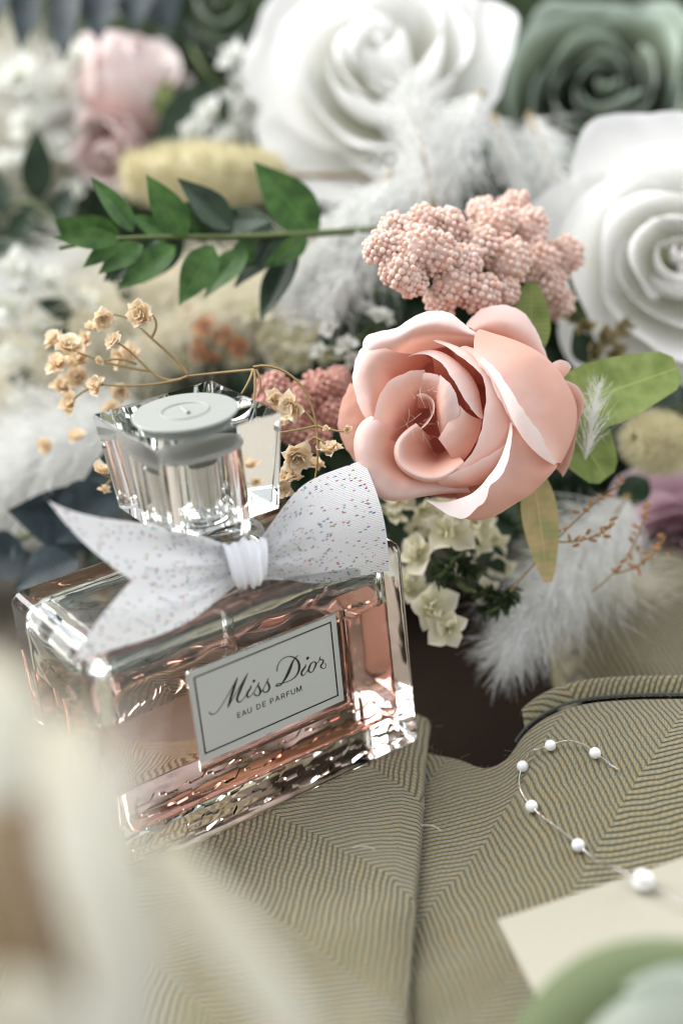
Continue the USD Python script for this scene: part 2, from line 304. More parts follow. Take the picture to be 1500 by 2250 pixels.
# ================================================================== PERFUME BOTTLE
W, H, D = .070, .0478, .0379
bottle = thing('perfume_bottle', 'square glass perfume bottle of pink liquid with clear cap and white label', 'perfume bottle', (0, D / 2, 0))
def rbox(x0, x1, y0, y1, z0, z1, rb, rt_, n=24):
    ss = []
    for x in (0, 1):
        for y in (0, 1):
            for z, r in ((z0 + rb, rb), (z1 - rt_, rt_)):
                s = manifold3d.Manifold.sphere(r, n)
                ss.append(s.translate([x0 + r if x == 0 else x1 - r, y0 + r if y == 0 else y1 - r, z]))
    return manifold3d.Manifold.batch_hull(ss)
def tm(m):
    k = m.to_mesh(); return trimesh.Trimesh(np.array(k.vert_properties[:, :3]), np.array(k.tri_verts), process=True)
YL = .0012
def on_label(px, py):                                             # pixel ray to the label's plane
    r = FW + (px - 750) / FPX * RT + (py - 1125) / FPX * DN
    return CAM + (YL - CAM[1]) / r[1] * r
c3 = lambda x, y: on_label(380 + x / 3.5714, 1320 + y / 3.5714)
LC = A([on_label(410, 1479.5), on_label(734.6, 1348.4), on_label(753.6, 1536.5), on_label(438.2, 1677.7)])
lx0, lx1 = LC[[0, 3], 0].mean(), LC[[1, 2], 0].mean(); lz1, lz0 = LC[:2, 2].mean(), LC[2:, 2].mean()
body = rbox(-W / 2, W / 2, 0, D, 0, H, .0012, .0026, 32)
neck = manifold3d.Manifold.cylinder(.008, .0082, .0082, 64).translate([0, D / 2, H - .001])
recess = rbox(lx0 - .0006, lx1 + .0017, -.004, YL, lz0 - .0016, lz1 + .0009, .0007, .0007, 16)
body = (body + neck) - recess
# houndstooth relief pressed into the underside of the glass
def hound(s):
    p = A([(0, 0), (1, 0), (1, .0), (2, 1), (2, 2), (1.5, 2), (1, 1.5), (1, 2), (0, 1), (-.5, .5), (0, .5)]) * s / 2
    return sg.Polygon(p).buffer(0)
tiles, s = [], .0068
for i in range(-7, 8):
    for j in range(0, 7):
        x, y = i * s * .86, j * s * .95 + .0005
        t = hound(s * .8)
        for g in getattr(t, 'geoms', [t]):
            if abs(x) < .0295 and .002 < y < D - .007:
                e = trimesh.creation.extrude_polygon(g, .0010); e.apply_transform(trimesh.transformations.rotation_matrix(.25 * math.sin(3.1 * i + 1.7 * j), [0, 0, 1])); e.apply_translation([x + .0005 * math.sin(2.3 * i + 5 * j), y + .0005 * math.sin(4.1 * j + i), -.00054])
                tiles.append(manifold3d.Manifold(manifold3d.Mesh(np.asarray(e.vertices, np.float32), np.asarray(e.faces, np.uint32))))
cut = manifold3d.Manifold.batch_boolean(tiles, manifold3d.OpType.Add)
body = body - cut
cav = rbox(-W / 2 + .0030, W / 2 - .0030, .0036, D - .0034, .0068, H - .0034, .0024, .0042, 40)
cavm = tm(cav.refine_to_length(.0011))
cv_ = np.array(cavm.vertices); cn_ = np.array(cavm.vertex_normals)          # blown glass: the inner wall is gently wavy
cavm.vertices = cv_ + cn_ * ((meshkit.fbm(cv_ * [150, 150, 210], 2, 8) - .5) * (.00018 + .00055 * sstep((cv_[:, 2] - .030) / .012)))[:, None]
LEV = .0333; nrm = A([-.045, .0, 1.]); nrm /= np.linalg.norm(nrm); org = A([0, D / 2, LEV])
def cutmesh(m, n):
    return trimesh.intersections.slice_mesh_plane(m, plane_normal=n, plane_origin=org, cap=False)
up_, low_ = cutmesh(cavm, nrm), cutmesh(cavm, -nrm)
up_.invert()
ob = tm(body)
gm = trimesh.util.concatenate([ob, up_])
body_p = part('glass_body', gm, GLASS, bottle, smooth=35)
liq = part('perfume', low_, PERFUME, bottle, smooth=35)
sec = low_.section(plane_normal=nrm, plane_origin=org - nrm * 1e-6)
loop = max(sec.discrete, key=len)
cen = loop.mean(0); fcs = A([[0, k, k + 1] for k in range(1, len(loop))])
vv = np.vstack([cen, loop]); 
if np.cross(vv[1] - cen, vv[2] - cen) @ nrm < 0: fcs = fcs[:, ::-1]
part('liquid_surface', (vv, fcs), PERFTOP, liq, smooth=False)
# label
lab = part('label', trimesh.creation.box(bounds=[[lx0, YL - .00035, lz0], [lx1, YL - .00002, lz1]]), LABELM, bottle, smooth=False)
def flat(poly, name, y0=YL - .00035, th=.00005):
    ms = []
    for g in getattr(poly, 'geoms', [poly]):
        e = trimesh.creation.extrude_polygon(g, th, engine='earcut'); v = e.vertices.copy()
        ms.append((np.c_[v[:, 0], y0 - v[:, 2], v[:, 1]], np.asarray(e.faces)))
    return part(name, join(ms)[:2], INK, lab, smooth=False)
BC = [c3(158, 600), c3(1232, 152), c3(1290, 740), c3(238, 1205)]
bx0, bx1 = (BC[0][0] + BC[3][0]) / 2, (BC[1][0] + BC[2][0]) / 2; bz1, bz0 = (BC[0][2] + BC[1][2]) / 2, (BC[2][2] + BC[3][2]) / 2
t_ = .00030
flat(sg.box(bx0, bz0, bx1, bz1).difference(sg.box(bx0 + t_, bz0 + t_, bx1 - t_, bz1 - t_)), 'border')
strokes = [
 [(279, 868, 7), (288, 884, 8), (312, 884, 6), (345, 858, 5), (385, 800, 5), (430, 722, 5), (470, 652, 6), (497, 600, 7)],
 [(497, 600, 6), (484, 640, 15), (462, 705, 21), (442, 770, 19), (424, 831, 8)],
 [(424, 831, 6), (470, 748, 5), (520, 662, 5), (560, 595, 5), (577, 566, 6)],
 [(577, 566, 5), (552, 622, 15), (522, 690, 20), (502, 740, 19), (496, 775, 14), (510, 791, 9), (533, 778, 6), (562, 742, 4), (592, 690, 4)],
 [(604, 662, 8), (588, 700, 15), (574, 738, 14), (582, 754, 9), (602, 742, 5), (640, 690, 4), (668, 636, 5)],
 [(668, 636, 6), (662, 664, 11), (676, 695, 15), (674, 725, 13), (655, 741, 8), (636, 735, 8), (632, 724, 9)],
 [(672, 733, 4), (708, 672, 4), (741, 606, 5)], [(741, 606, 6), (735, 636, 11), (748, 668, 15), (742, 698, 13), (722, 713, 8), (702, 708, 8), (698, 697, 9)],
 [(744, 700, 4), (752, 672, 4)],
 [(808, 548, 7), (812, 512, 7), (836, 467, 6), (880, 437, 6), (930, 436, 8), (967, 462, 14), (983, 510, 19), (972, 562, 14), (936, 606, 8), (885, 632, 6), (838, 644, 6), (806, 652, 8), (799, 662, 9), (818, 664, 9), (848, 643, 12), (884, 586, 22), (916, 512, 22), (942, 455, 10), (972, 425, 5)],
 [(1032, 498, 7), (1014, 535, 15), (1000, 568, 14), (1006, 582, 9), (1026, 571, 5), (1060, 520, 4)],
 [(1104, 474, 7), (1080, 484, 9), (1060, 522, 15), (1060, 552, 11), (1078, 556, 7), (1102, 524, 11), (1113, 488, 12), (1104, 474, 7)], [(1108, 500, 4), (1128, 480, 4), (1148, 436, 5)],
 [(1148, 436, 6), (1150, 458, 8), (1170, 462, 9), (1164, 488, 13), (1151, 512, 11), (1160, 522, 7), (1186, 484, 4)]]
polys = []
for st in strokes:
    p = A(st, float); q = spline(p, 60) if len(p) > 2 else p
    w = [c3(x, y)[[0, 2]] for x, y, _ in q]
    for (a, b, ra, rb) in zip(w[:-1], w[1:], q[:-1, 2], q[1:, 2]):
        k = .0000142
        polys.append(so.unary_union([sg.Point(a).buffer(max(ra, 4.5) * k, 6), sg.Point(b).buffer(max(rb, 4.5) * k, 6)]).convex_hull)
for x, y, r in ((627, 625, 11), (1048, 446, 12)): polys.append(sg.Point(c3(x, y)[[0, 2]]).buffer(r * .000028, 10))
flat(so.unary_union(polys).simplify(.000004), 'lettering')
for txt, a, b in (('EAU', (500, 918), (612, 868)), ('DE', (650, 852), (722, 820)), ('PARFUM', (757, 806), (1003, 700))):
    p0, p1 = c3(*a), c3(*b); out = []
    hgt = .00118; x = p0[0]; ms, adv = [], 0
    for ch in txt:
        e = meshkit.text_mesh(ch, hgt, .00005); e.apply_translation([-e.bounds[0, 0], 0, 0]); ms.append((e, e.bounds[1, 0]))
    tot = sum(w for _, w in ms); gap = ((p1[0] - p0[0]) - tot) / max(1, len(txt) - 1)
    for e, w in ms:
        v = e.vertices; out.append((np.c_[v[:, 0] + x, YL - .00035 - v[:, 2], v[:, 1] + (p0[2] + p1[2]) / 2], np.asarray(e.faces))); x += w + gap
    part('lettering', join(out)[:2], INK, lab, smooth=False)
# collar, pump and cap
def revolve(prof, cx=0, cy=D / 2, n=72):
    m = trimesh.creation.revolve(A(prof, float), sections=n); m.apply_translation([cx, cy, 0]); return m
part('collar', revolve([(0, H + .0002), (.0112, H + .0002), (.0116, H + .0008), (.0116, H + .0058), (.0110, H + .0064), (.0098, H + .0068), (.0098, H + .0112), (.0092, H + .0116), (0, H + .0116)]), ACRYL, bottle, smooth=30)
part('pump', revolve([(0, .0596), (.0060, .0596), (.0062, .0600), (.0062, .0620), (.0048, .0624), (.0048, .0716), (.0044, .0720), (.0026, .0721), (.0024, .0736), (0, .0737)]), SILVER, bottle, smooth=30)
part('dip_tube', tube([(0, D / 2, H), (.002, D / 2 + .001, .03), (.006, D / 2 + .002, .0085)], .0010, 10), ACRYL, bottle)
za, zb = .0604, .0803
def slab(hw, z, r=.0007):
    return [manifold3d.Manifold.sphere(r, 12).translate([sx * (hw - r), D / 2 + sy * (hw - r), z]) for sx in (-1, 1) for sy in (-1, 1)]
capm = manifold3d.Manifold.batch_hull(slab(.0116, za + .0005, .0005) + slab(.0132, zb - .0004, .0004))
hole = manifold3d.Manifold.cylinder(.0150, .0086, .0083, 72).translate([0, D / 2, za - .001])
capm = capm - hole
cap = part('cap', tm(capm), ACRYL, bottle, smooth=25)
part('cap_sleeve', revolve([(.0078, za - .0002), (.0082, za - .0002), (.0079, za + .0134), (.0074, za + .0134), (.0078, za - .0002)]), ACRYL, cap, smooth=30)
dz = part('cap_disc', revolve([(0, zb - .0001), (.0101, zb - .0001), (.0102, zb + .0002), (.0100, zb + .0004), (0, zb + .0004)]), DISC, cap, smooth=30)
part('cap_liner', revolve([(0, za + .0136), (.0087, za + .0136), (.0087, za + .0146), (0, za + .0146)]), DISC, cap, smooth=30)
ring = []
a = np.linspace(0, 2 * np.pi, 49)
ring.append(tube(np.c_[.0046 * np.cos(a), D / 2 + .0044 * np.sin(a), np.full(49, zb + .00042)], .00024, 8))
ring.append(tube(A([(-.0002, D / 2 - .0018, zb + .00045), (.0002, D / 2 + .0018, zb + .00045)]), .00042, 8))
part('emblem', join(ring)[:2], DISC, cap)

# ================================================================== RIBBON BOW
bow = thing('ribbon_bow', 'white glitter woven ribbon tied in a bow round the bottle neck', 'ribbon', at(540, 1240, .270))
def pix_curve(pts, n): return spline([at(*p) for p in pts], n)
def loft(top, bot, nw, bulge, end=None, wav=None):
    n = len(top); P = np.zeros((n, nw, 3)); L = np.r_[0, np.cumsum(np.linalg.norm(np.diff((top + bot) / 2, axis=0), axis=1))]
    for i in range(n):
        for j in range(nw):
            w = j / (nw - 1)
            f = i / (n - 1) * (1 if end is None else end(w))
            ii = f * (n - 1); k = min(int(ii), n - 2); fr_ = ii - k
            a = top[k] * (1 - fr_) + top[k + 1] * fr_; b = bot[k] * (1 - fr_) + bot[k + 1] * fr_
            p = a * (1 - w) + b * w
            p = p - FW * bulge(f, w)
            P[i, j] = p
    U = np.linspace(0, 1, n)[:, None] * np.ones(nw) * L[-1] * 1000
    if end is not None: U = U * A([end(j / (nw - 1)) for j in range(nw)])
    V = np.ones(n)[:, None] * np.linspace(0, 1, nw) * 23.
    return grid(P, np.stack([U, V], -1))
top = pix_curve([(562, 1196, .2725), (590, 1158, .2745), (616, 1122, .2775), (666, 1066, .2815), (725, 1036, .2845), (798, 1008, .288)], 70)
bot = pix_curve([(574, 1276, .2715), (606, 1274, .2735), (674, 1282, .276), (735, 1276, .2785), (788, 1266, .281), (855, 1255, .2835)], 70)
def bulgeR(f, w): return .0046 * math.sin(math.pi * w) * (.35 + .65 * math.sin(math.pi * min(1, f * .62))) + .0011 * math.exp(-(f / .35) ** 2) * math.sin(w * 19) * min(1, f * 6)
Pg = loft(top, bot, 44, bulgeR)
sh = Pg[0].reshape(70, 44, 3); wgt = (np.linspace(0, 1, 70)[:, None] ** 4) * np.sin(np.linspace(0, 1, 44) * math.pi)[None]
sh = sh + RT * (.0012 * wgt)[..., None]
part('tail', (sh.reshape(-1, 3), Pg[1], Pg[2]), RIB, bow, label='square cut right ribbon tail with coloured glitter in focus')
top = pix_curve([(512, 1206, .2705), (470, 1186, .2695), (428, 1172, .268), (312, 1149, .2625), (196, 1132, .2555), (106, 1100, .250)], 70)
bot = pix_curve([(518, 1286, .2690), (480, 1318, .2670), (409, 1369, .262), (280, 1418, .2545), (155, 1458, .2485)], 70)
def bulgeL(f, w): return .0022 * math.sin(math.pi * w) + .0016 * math.exp(-(f / .42) ** 2) * math.sin(w * 17 + .6) * min(1, f * 5) + .0008 * math.sin(w * 7 + f * 3)
part('tail', loft(top, bot, 44, bulgeL, lambda w: 1 - .40 * (1 - abs(2 * w - 1)) ** 1.0), RIB, bow, label='notched left ribbon tail pointing to the viewer, blurred')
# knot: a band wrapped round the pinch
kc = at(541, 1238, .2695); kx = cv(.98, .12, -.25); ky0 = cv(-.1, 1, 0); ky = ky0 - kx * (ky0 @ kx); ky /= np.linalg.norm(ky); kz = np.cross(kx, ky)
if kz @ FW > 0: kz = -kz
uu = np.linspace(-1, 1, 30); aa = np.linspace(0, 2 * np.pi, 64)
P = np.zeros((30, 64, 3))
for i, u in enumerate(uu):
    for j, a_ in enumerate(aa):
        r = .0044 * (1 - .16 * abs(u) ** 2.5) + .00030 * math.sin(u * 6.5 + 1.6 * math.sin(a_)) + .00022 * math.sin(u * 14 + 2.2 * math.sin(a_ + .6)) + .0004 * math.exp(-((u - .45 - .25 * math.sin(a_)) / .12) ** 2)
        P[i, j] = kc + kx * (u * (.0037 + .0006 * math.sin(a_))) + ky * (r * 1.02 * math.sin(a_)) + kz * (r * .62 * math.cos(a_))
part('knot', grid(P, np.stack(np.meshgrid(np.linspace(0, 7, 30), np.linspace(0, 24, 64), indexing='ij'), -1)), plain('white_satin', (.80, .81, .86), .38, sheen_weight=.4), bow)
a = np.linspace(0, 2 * np.pi, 81); zz = np.linspace(H + .0007, H + .0062, 8)
P = A([[(.0122 * math.cos(t), D / 2 + .0122 * math.sin(t), z) for z in zz] for t in a])
part('neck_loop', grid(P, np.stack(np.meshgrid(np.linspace(0, 76, 81), np.linspace(0, 6, 8), indexing='ij'), -1)), RIB, bow)

# ================================================================== FLOWERS: builders
def petal_grid(base, fr_, phi, L, r0, th, wid, spiral=.0, ruff=.0006, edge=.3, nu=15, nv=15, seed=0, tilt=0.):
    """one petal about the axis fr_=(x,y,z): th = direction angles (deg, 0 outward, 90 along axis) at v=0,.35,.7,1; wid = full width in metres"""
    x, y, z = fr_; u = np.linspace(-1, 1, nu); v = np.linspace(0, 1, nv)
    U, V = np.meshgrid(u, v, indexing='ij')
    rn = np.random.default_rng(seed); ph = rn.uniform(0, 6.28, 4)
    top = 1 - edge * np.abs(U) ** 2.6 + .014 * np.sin(U * 5 + ph[0]) + .005 * np.sin(U * 15 + ph[1])
    Ve = V * top
    fine = np.linspace(0, 1.08, 120); ang = np.radians(np.interp(fine, [0, .35, .7, .9, 1.05], list(th) if len(th) == 5 else list(th) + [th[-1]]))
    rr = r0 + np.r_[0, np.cumsum(np.cos(ang[:-1]))] * L * (fine[1]); hh = np.r_[0, np.cumsum(np.sin(ang[:-1]))] * L * fine[1]
    r = np.interp(Ve, fine, rr); h = np.interp(Ve, fine, hh)
    w = wid * .5 * (.32 + .68 * np.sin(np.clip(Ve * 1.25, 0, 1) * np.pi / 2))
    r = r + spiral * U * V
    da = np.clip(U * w / np.maximum(r, .0022), -2.6, 2.6)
    A_ = phi + da
    h = h + ruff * V ** 3 * np.sin(U * 5 + ph[2]) * 1.0 + ruff * .45 * V ** 5 * np.sin(U * 12 + ph[3]) + ruff * .16 * V ** 9 * np.sin(U * 31 + ph[0])
    r = r + ruff * V ** 3 * np.cos(U * 5 + ph[3])
    P = base + (r * np.cos(A_))[..., None] * x + (r * np.sin(A_))[..., None] * y + h[..., None] * z
    Vc = np.clip(Ve / np.maximum(top, .5) * .97 + .0, 0, 1)
    return grid(P, np.stack([(U + 1) / 2, Vc], -1))
def rose(name, label, cat, centre, axis, layers, m, group=None, seed=1, roll=0., nu=15, nv=15, up=(0, 0, 1), lean=0.):
    """centre = the heart of the flower; layers = (n, L, r0, th, wid, phase, spiral, ruff, drop)"""
    fr_ = basis(axis, up); t = thing(name, label, cat, centre, group)
    k = 0
    for (n, L, r0, th, wid, phase, sp, rf, drop) in layers:
        for i in range(n):
            rn = np.random.default_rng(seed * 1000 + k)
            phi = roll + phase + 2 * np.pi * i / n + rn.uniform(-.22, .22)
            j = rn.uniform(.93, 1.07); tj = A(th) + rn.uniform(-5, 5) - lean * math.sin(phi) * A([0, .6, 1, 1, 1.2])
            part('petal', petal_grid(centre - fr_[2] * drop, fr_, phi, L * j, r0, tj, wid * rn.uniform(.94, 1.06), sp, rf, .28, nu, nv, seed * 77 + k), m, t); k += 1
    return t, fr_
def leaf_grid(b, tip, normal, width, fold=.25, curl=.12, n=13, m=7, shape=1.0, wave=0.0, tipw=0.0, seed=0):
    b, tip = A(b, float), A(tip, float); L = np.linalg.norm(tip - b); x = (tip - b) / L
    nz = A(normal, float); nz = nz - x * (nz @ x); nz /= np.linalg.norm(nz); y = np.cross(nz, x)
    t = np.linspace(0, 1, n); w = np.linspace(-1, 1, m)
    prof = np.sin(np.pi * t ** (.74 * shape)) ** 1.0 * (1 - tipw) + tipw * (t > .02); prof[0] = .06; prof[-1] = .02 + tipw * .6
    ph = np.random.default_rng(seed).uniform(0, 6, 2)
    P = b + (t * L)[:, None, None] * x + (prof[:, None] * w[None] * width / 2)[..., None] * y
    P = P + (np.abs(w)[None] * prof[:, None] * width * .5 * fold - curl * L * (t ** 2)[:, None] + wave * np.sin(t * 9 + ph[0])[:, None] * w[None] * width)[..., None] * nz
    uv = np.stack(np.meshgrid(t, (w + 1) / 2, indexing='ij'), -1)[..., ::-1]
    return grid(P, uv)
def fibres(paths, w0):
    """thin tapering strands as flat triangles strips, two crossing"""
    V, F, n = [], [], 0
    for p, w in zip(paths, w0):
        p = np.asarray(p); k = len(p); t = p[-1] - p[0]; s = np.cross(t, FW + .2 * rng.normal(size=3)); s /= np.linalg.norm(s) + 1e-12
        ww = w * np.linspace(1, .15, k)[:, None]
        v = np.empty((2 * k, 3)); v[0::2] = p - s * ww; v[1::2] = p + s * ww
        a = np.arange(k - 1) * 2 + n; F.append(np.vstack([np.stack([a, a + 1, a + 3], 1), np.stack([a, a + 3, a + 2], 1)])); V.append(v); n += 2 * k
    return np.vstack(V), np.vstack(F)
def plume(name, label, path, length, count, m, group=None, spread=.8, width=.00012, droop=.25, cat='pampas grass', taper=.6, seed=1, branches=0, stem=True):
    """feathery head: strands leaving the spine, each strand bending down its own way"""
    rn = np.random.default_rng(seed); path = np.asarray(path, float); t, N, B = frames(path)
    th = thing(name, label, cat, path[0], group)
    if stem: part('stem', tube(path, np.linspace(.0009, .0003, len(path)), 6), DRYSTEM, th)
    paths, w = [], []
    for _ in range(count):
        f = rn.uniform(0, 1); i = min(int(f * (len(path) - 1)), len(path) - 2); fr_ = f * (len(path) - 1) - i
        o = path[i] * (1 - fr_) + path[i + 1] * fr_; a = rn.uniform(0, 2 * np.pi)
        L = length * (1 - taper * f ** 1.5) * rn.uniform(.45, 1.1)
        d = t[i] * rn.uniform(.5, 1.1) + (math.cos(a) * N[i] + math.sin(a) * B[i]) * spread * rn.uniform(.5, 1.1); d /= np.linalg.norm(d)
        bend = rn.normal(size=3) * .15 + A([0, 0, -droop]); s = np.linspace(0, 1, 5)[:, None]
        p = o + d * L * s + bend * L * s ** 2; paths.append(p); w.append(width * rn.uniform(.7, 1.3))
        for b in range(branches):
            k = rn.integers(1, 4); q = p[k]; dd = d + rn.normal(size=3) * .55; dd /= np.linalg.norm(dd)
            s2 = np.linspace(0, 1, 4)[:, None]; paths.append(q + dd * L * .28 * s2 + bend * L * .2 * s2 ** 2); w.append(width * .8)
    part('plume', fibres(paths, w), m, th, kind='stuff', smooth=False)
    return th
def bunny(name, label, a, b, r, m, group=None, seed=1, count=2600):
    rn = np.random.default_rng(seed); a, b = A(a), A(b); th = thing(name, label, 'bunny tail grass', a, group)
    x, y, z = basis(b - a); L = np.linalg.norm(b - a)
    v = np.linspace(0, 1, 20); prof = np.sin(np.pi * np.clip(v, .02, .98)) ** .55
    aa = np.linspace(0, 2 * np.pi, 25)
    P = a + (v * L)[:, None, None] * z + (prof * r * .72)[:, None, None] * (np.cos(aa)[None, :, None] * x + np.sin(aa)[None, :, None] * y)
    part('head', grid(P), m, th)
    ps = []
    for _ in range(count):
        f = rn.uniform(.02, .98); an = rn.uniform(0, 6.283); pr = math.sin(math.pi * f) ** .55 * r * .68
        o = a + z * f * L + pr * (math.cos(an) * x + math.sin(an) * y); d = (math.cos(an) * x + math.sin(an) * y) + z * rn.uniform(.2, 1.1) + rn.normal(size=3) * .2
        d /= np.linalg.norm(d); s = np.linspace(0, 1, 3)[:, None]; ps.append(o + d * r * rn.uniform(.35, .6) * s)
    part('bristles', fibres(ps, np.full(len(ps), .00013)), m, th, kind='stuff', smooth=False)
    part('stem', tube(A([a + z * .001, a - z * .02, a - z * .035 - A([0, 0, .012])]), .0008, 6), DRYSTEM, th)
    return th
ICO = trimesh.creation.icosphere(subdivisions=2); ICO1 = trimesh.creation.icosphere(subdivisions=1)
def beads(centres, r, rn, ico=ICO1):
    V = np.vstack([ico.vertices * (r * rn.uniform(.62, 1.25)) + c for c in centres]); n = len(ico.vertices)
    return V, np.vstack([ico.faces + k * n for k in range(len(centres))])
def rice_flower(name, label, clusters, stemroot, bead_r, m, seed=1, group=None, per=90):
    rn = np.random.default_rng(seed); c0 = A(clusters[0][0]); th = thing(name, label, 'rice flower', c0, group)
    for c, r in clusters:
        c = A(c); k = np.arange(per); z = 1 - 2 * (k + .5) / per; a = k * 2.39996
        d = np.c_[np.sqrt(1 - z * z) * np.cos(a), np.sqrt(1 - z * z) * np.sin(a), z]
        ctr = c + d * (r * (1 + rn.uniform(-.16, .12, (per, 1))))
        inner = (ICO1.vertices * r * .9 + c, ICO1.faces)
        b = beads(ctr, bead_r, rn, ICO if bead_r > .0005 else ICO1); n = len(b[0])
        part('bead_cluster', (np.vstack([b[0], inner[0]]), np.vstack([b[1], inner[1] + n])), m, th)
        part('stalk', tube(spline([c, c * .5 + stemroot * .5 + FW * .004, stemroot], 8), .0005, 5), STEM, th)
    return th
def floret(c, axis, r, n, rn, rings=3, curl=.5, nu=5, nv=5):
    """small many petalled blossom as one mesh"""
    x, y, z = basis(axis); ms = []
    for k in range(rings):
        el = math.radians(14 + 62 * k / max(1, rings - 1)) if rings > 1 else math.radians(18); cnt = max(3, n - 2 * k)
        for i in range(cnt):
            a = 2 * np.pi * (i + .5 * k) / cnt + rn.uniform(-.25, .25); e = el + rn.uniform(-.2, .2)
            d = (math.cos(a) * x + math.sin(a) * y) * math.cos(e) + z * math.sin(e); L = r * rn.uniform(.8, 1.15) * (1 - .12 * k)
            nrm_ = -(math.cos(a) * x + math.sin(a) * y) * math.sin(e) + z * math.cos(e)
            ms.append(leaf_grid(c - z * r * .15, c - z * r * .15 + d * L, nrm_, L * rn.uniform(.65, .95), rn.uniform(.2, .7), rn.uniform(-curl, curl * .4), nu + 1, nv, 1.45, .1, 0, int(rn.integers(1e6))))
    v, f, uv = join(ms); uv = uv[:, ::1]; return v, f, uv

# ================================================================== PINK ROSE (in focus)
RP = at(1010, 910, .303); rax = cv(-.40, .06, 1.); rfr = basis(rax, (0, 0, 1))
rp = thing('pink_rose', 'dusty pink fabric rose with frayed pale rims, beside the ribbon', 'rose', RP, 'roses in the bouquet')
def k5(p):
    x, y, d = p
    return at(700 + x / 1.875, 620 + y / 1.875, .2905 + (d - 290) * .001)
def sculpt(curves, vs, seed, nu=46, nv=34, frayed=True, name='petal'):
    """a petal as a surface through several curves, its rim first"""
    from scipy.interpolate import CubicSpline, PchipInterpolator
    rn = np.random.default_rng(seed)
    C = A([spline([k5(p) for p in c], nu) for c in curves]); k = len(C)
    if frayed:
        dirn = C[0] - C[1]; dirn /= np.linalg.norm(dirn, axis=1, keepdims=True) + 1e-9
        x = np.linspace(0, 1, nu)
        Lr = np.linalg.norm(np.diff(C[0], axis=0), axis=1).sum() * 1000
        C[0] = C[0] + dirn * (.00013 * np.sin(x * Lr * .9 + seed) * np.sin(x * Lr * .37 + 2 * seed) + .00005 * np.sin(x * Lr * 2.3 + seed) + .00004 * rn.normal(size=nu))[:, None]
    t = np.r_[0, np.cumsum([np.linalg.norm(C[i + 1] - C[i], axis=1).mean() + .0006 for i in range(k - 1)])]; t /= t[-1]
    tt = np.linspace(0, 1, nv) ** 1.15
    P = (CubicSpline(t, C, axis=0) if k > 2 else PchipInterpolator(t, C, axis=0))(tt)                         # nv, nu, 3
    q = P.reshape(-1, 3)
    P = P + (meshkit.fbm(P * 170, 3, seed) - .5)[..., None] * .0011 * np.clip(tt * 6, 0, 1)[:, None, None] * cv(0, 0, 1)
    V = np.interp(tt, t, vs)[:, None] * np.ones(nu); U = np.ones(nv)[:, None] * np.linspace(0, 1, nu)
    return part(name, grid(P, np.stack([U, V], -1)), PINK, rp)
def toward(c, b, f, d): return [(x * (1 - f) + b[0] * f, y * (1 - f) + b[1] * f, d) for x, y, _ in c]
BS = (640, 540)
# right petal, its rim folded outwards
fold = [(655, 325, 284), (712, 390, 282), (760, 480, 281), (805, 580, 281), (850, 650, 282), (900, 705, 283), (970, 752, 285)]
mid = [(640, 230, 289), (760, 285, 287), (850, 335, 286), (915, 410, 286), (955, 500, 286), (985, 610, 287), (982, 745, 288)]
root = [(690, 215, 296), (830, 262, 296), (930, 335, 298), (1010, 430, 299), (1058, 530, 300), (1045, 640, 300), (992, 745, 298)]
sculpt([[(670, 310, 283.2), (735, 365, 281), (795, 450, 279.6), (850, 540, 279.6), (905, 610, 280.6), (935, 670, 282), (978, 745, 284.5)], fold, mid, root, toward(root, BS, .45, 309)], [1, .95, .72, .5, .1], 1)
c = [(1040, 350, 296), (990, 322, 295), (955, 345, 294), (985, 385, 294), (1060, 425, 295), (1092, 475, 296), (1075, 570, 297), (1050, 690, 298), (1005, 805, 299)]
m_ = [(1005, 395, 299), (985, 388, 299), (972, 395, 298), (995, 420, 298), (1040, 450, 299), (1062, 490, 301), (1050, 570, 302), (1030, 680, 302), (985, 775, 302)]
sculpt([c, m_, toward(m_, BS, .4, 309)], [.96, .7, .2], 2)
c = [(600, 185, 300), (650, 125, 300), (740, 93, 300), (830, 115, 300), (885, 180, 300), (920, 250, 300), (945, 325, 300)]
m_ = [(640, 205, 297), (700, 185, 296.5), (760, 185, 296.5), (820, 210, 297), (870, 255, 298), (905, 300, 299), (935, 335, 300)]
sculpt([c, m_, toward(m_, BS, .25, 303), toward(m_, BS, .5, 309)], [.93, .8, .5, .2], 3)
c = [(668, 215, 292), (610, 180, 292), (545, 130, 292), (455, 118, 292), (380, 148, 292), (325, 185, 291), (265, 200, 291), (205, 215, 291), (180, 262, 291)]
m_ = [(664, 226, 291.5), (610, 208, 290), (545, 182, 289), (460, 172, 288.7), (390, 192, 288.7), (330, 228, 288.8), (280, 248, 289), (230, 268, 289), (204, 300, 290)]
q_ = [(650, 245, 296), (600, 240, 297), (540, 240, 298), (470, 248, 298), (400, 270, 298), (350, 305, 298), (320, 345, 298), (290, 375, 298), (262, 402, 297)]
sculpt([c, m_, q_, toward(q_, (520, 470), .5, 304)], [1, .9, .45, .1], 4)
c = [(235, 238, 291), (185, 260, 291), (152, 320, 291), (140, 395, 291.5), (152, 470, 292), (178, 540, 292.5), (222, 590, 293)]
m_ = [(300, 280, 289), (245, 300, 288.5), (212, 350, 288.5), (202, 410, 289), (207, 470, 289.5), (217, 530, 290), (245, 580, 291)]
q_ = [(425, 300, 296), (385, 322, 296), (345, 370, 296), (312, 420, 296), (292, 470, 296), (275, 530, 296), (268, 580, 296)]
sculpt([c, m_, q_, toward(q_, (520, 470), .5, 303)], [.97, .82, .5, .15], 5)
c = [(436, 362, 291), (370, 368, 289.3), (310, 394, 288.2), (265, 440, 287.6), (240, 500, 287.4), (222, 568, 287.6), (232, 640, 288)]
m_ = [(446, 400, 291.5), (392, 410, 290), (342, 440, 289), (302, 482, 288.5), (278, 535, 288.3), (266, 590, 288.6), (272, 640, 289)]
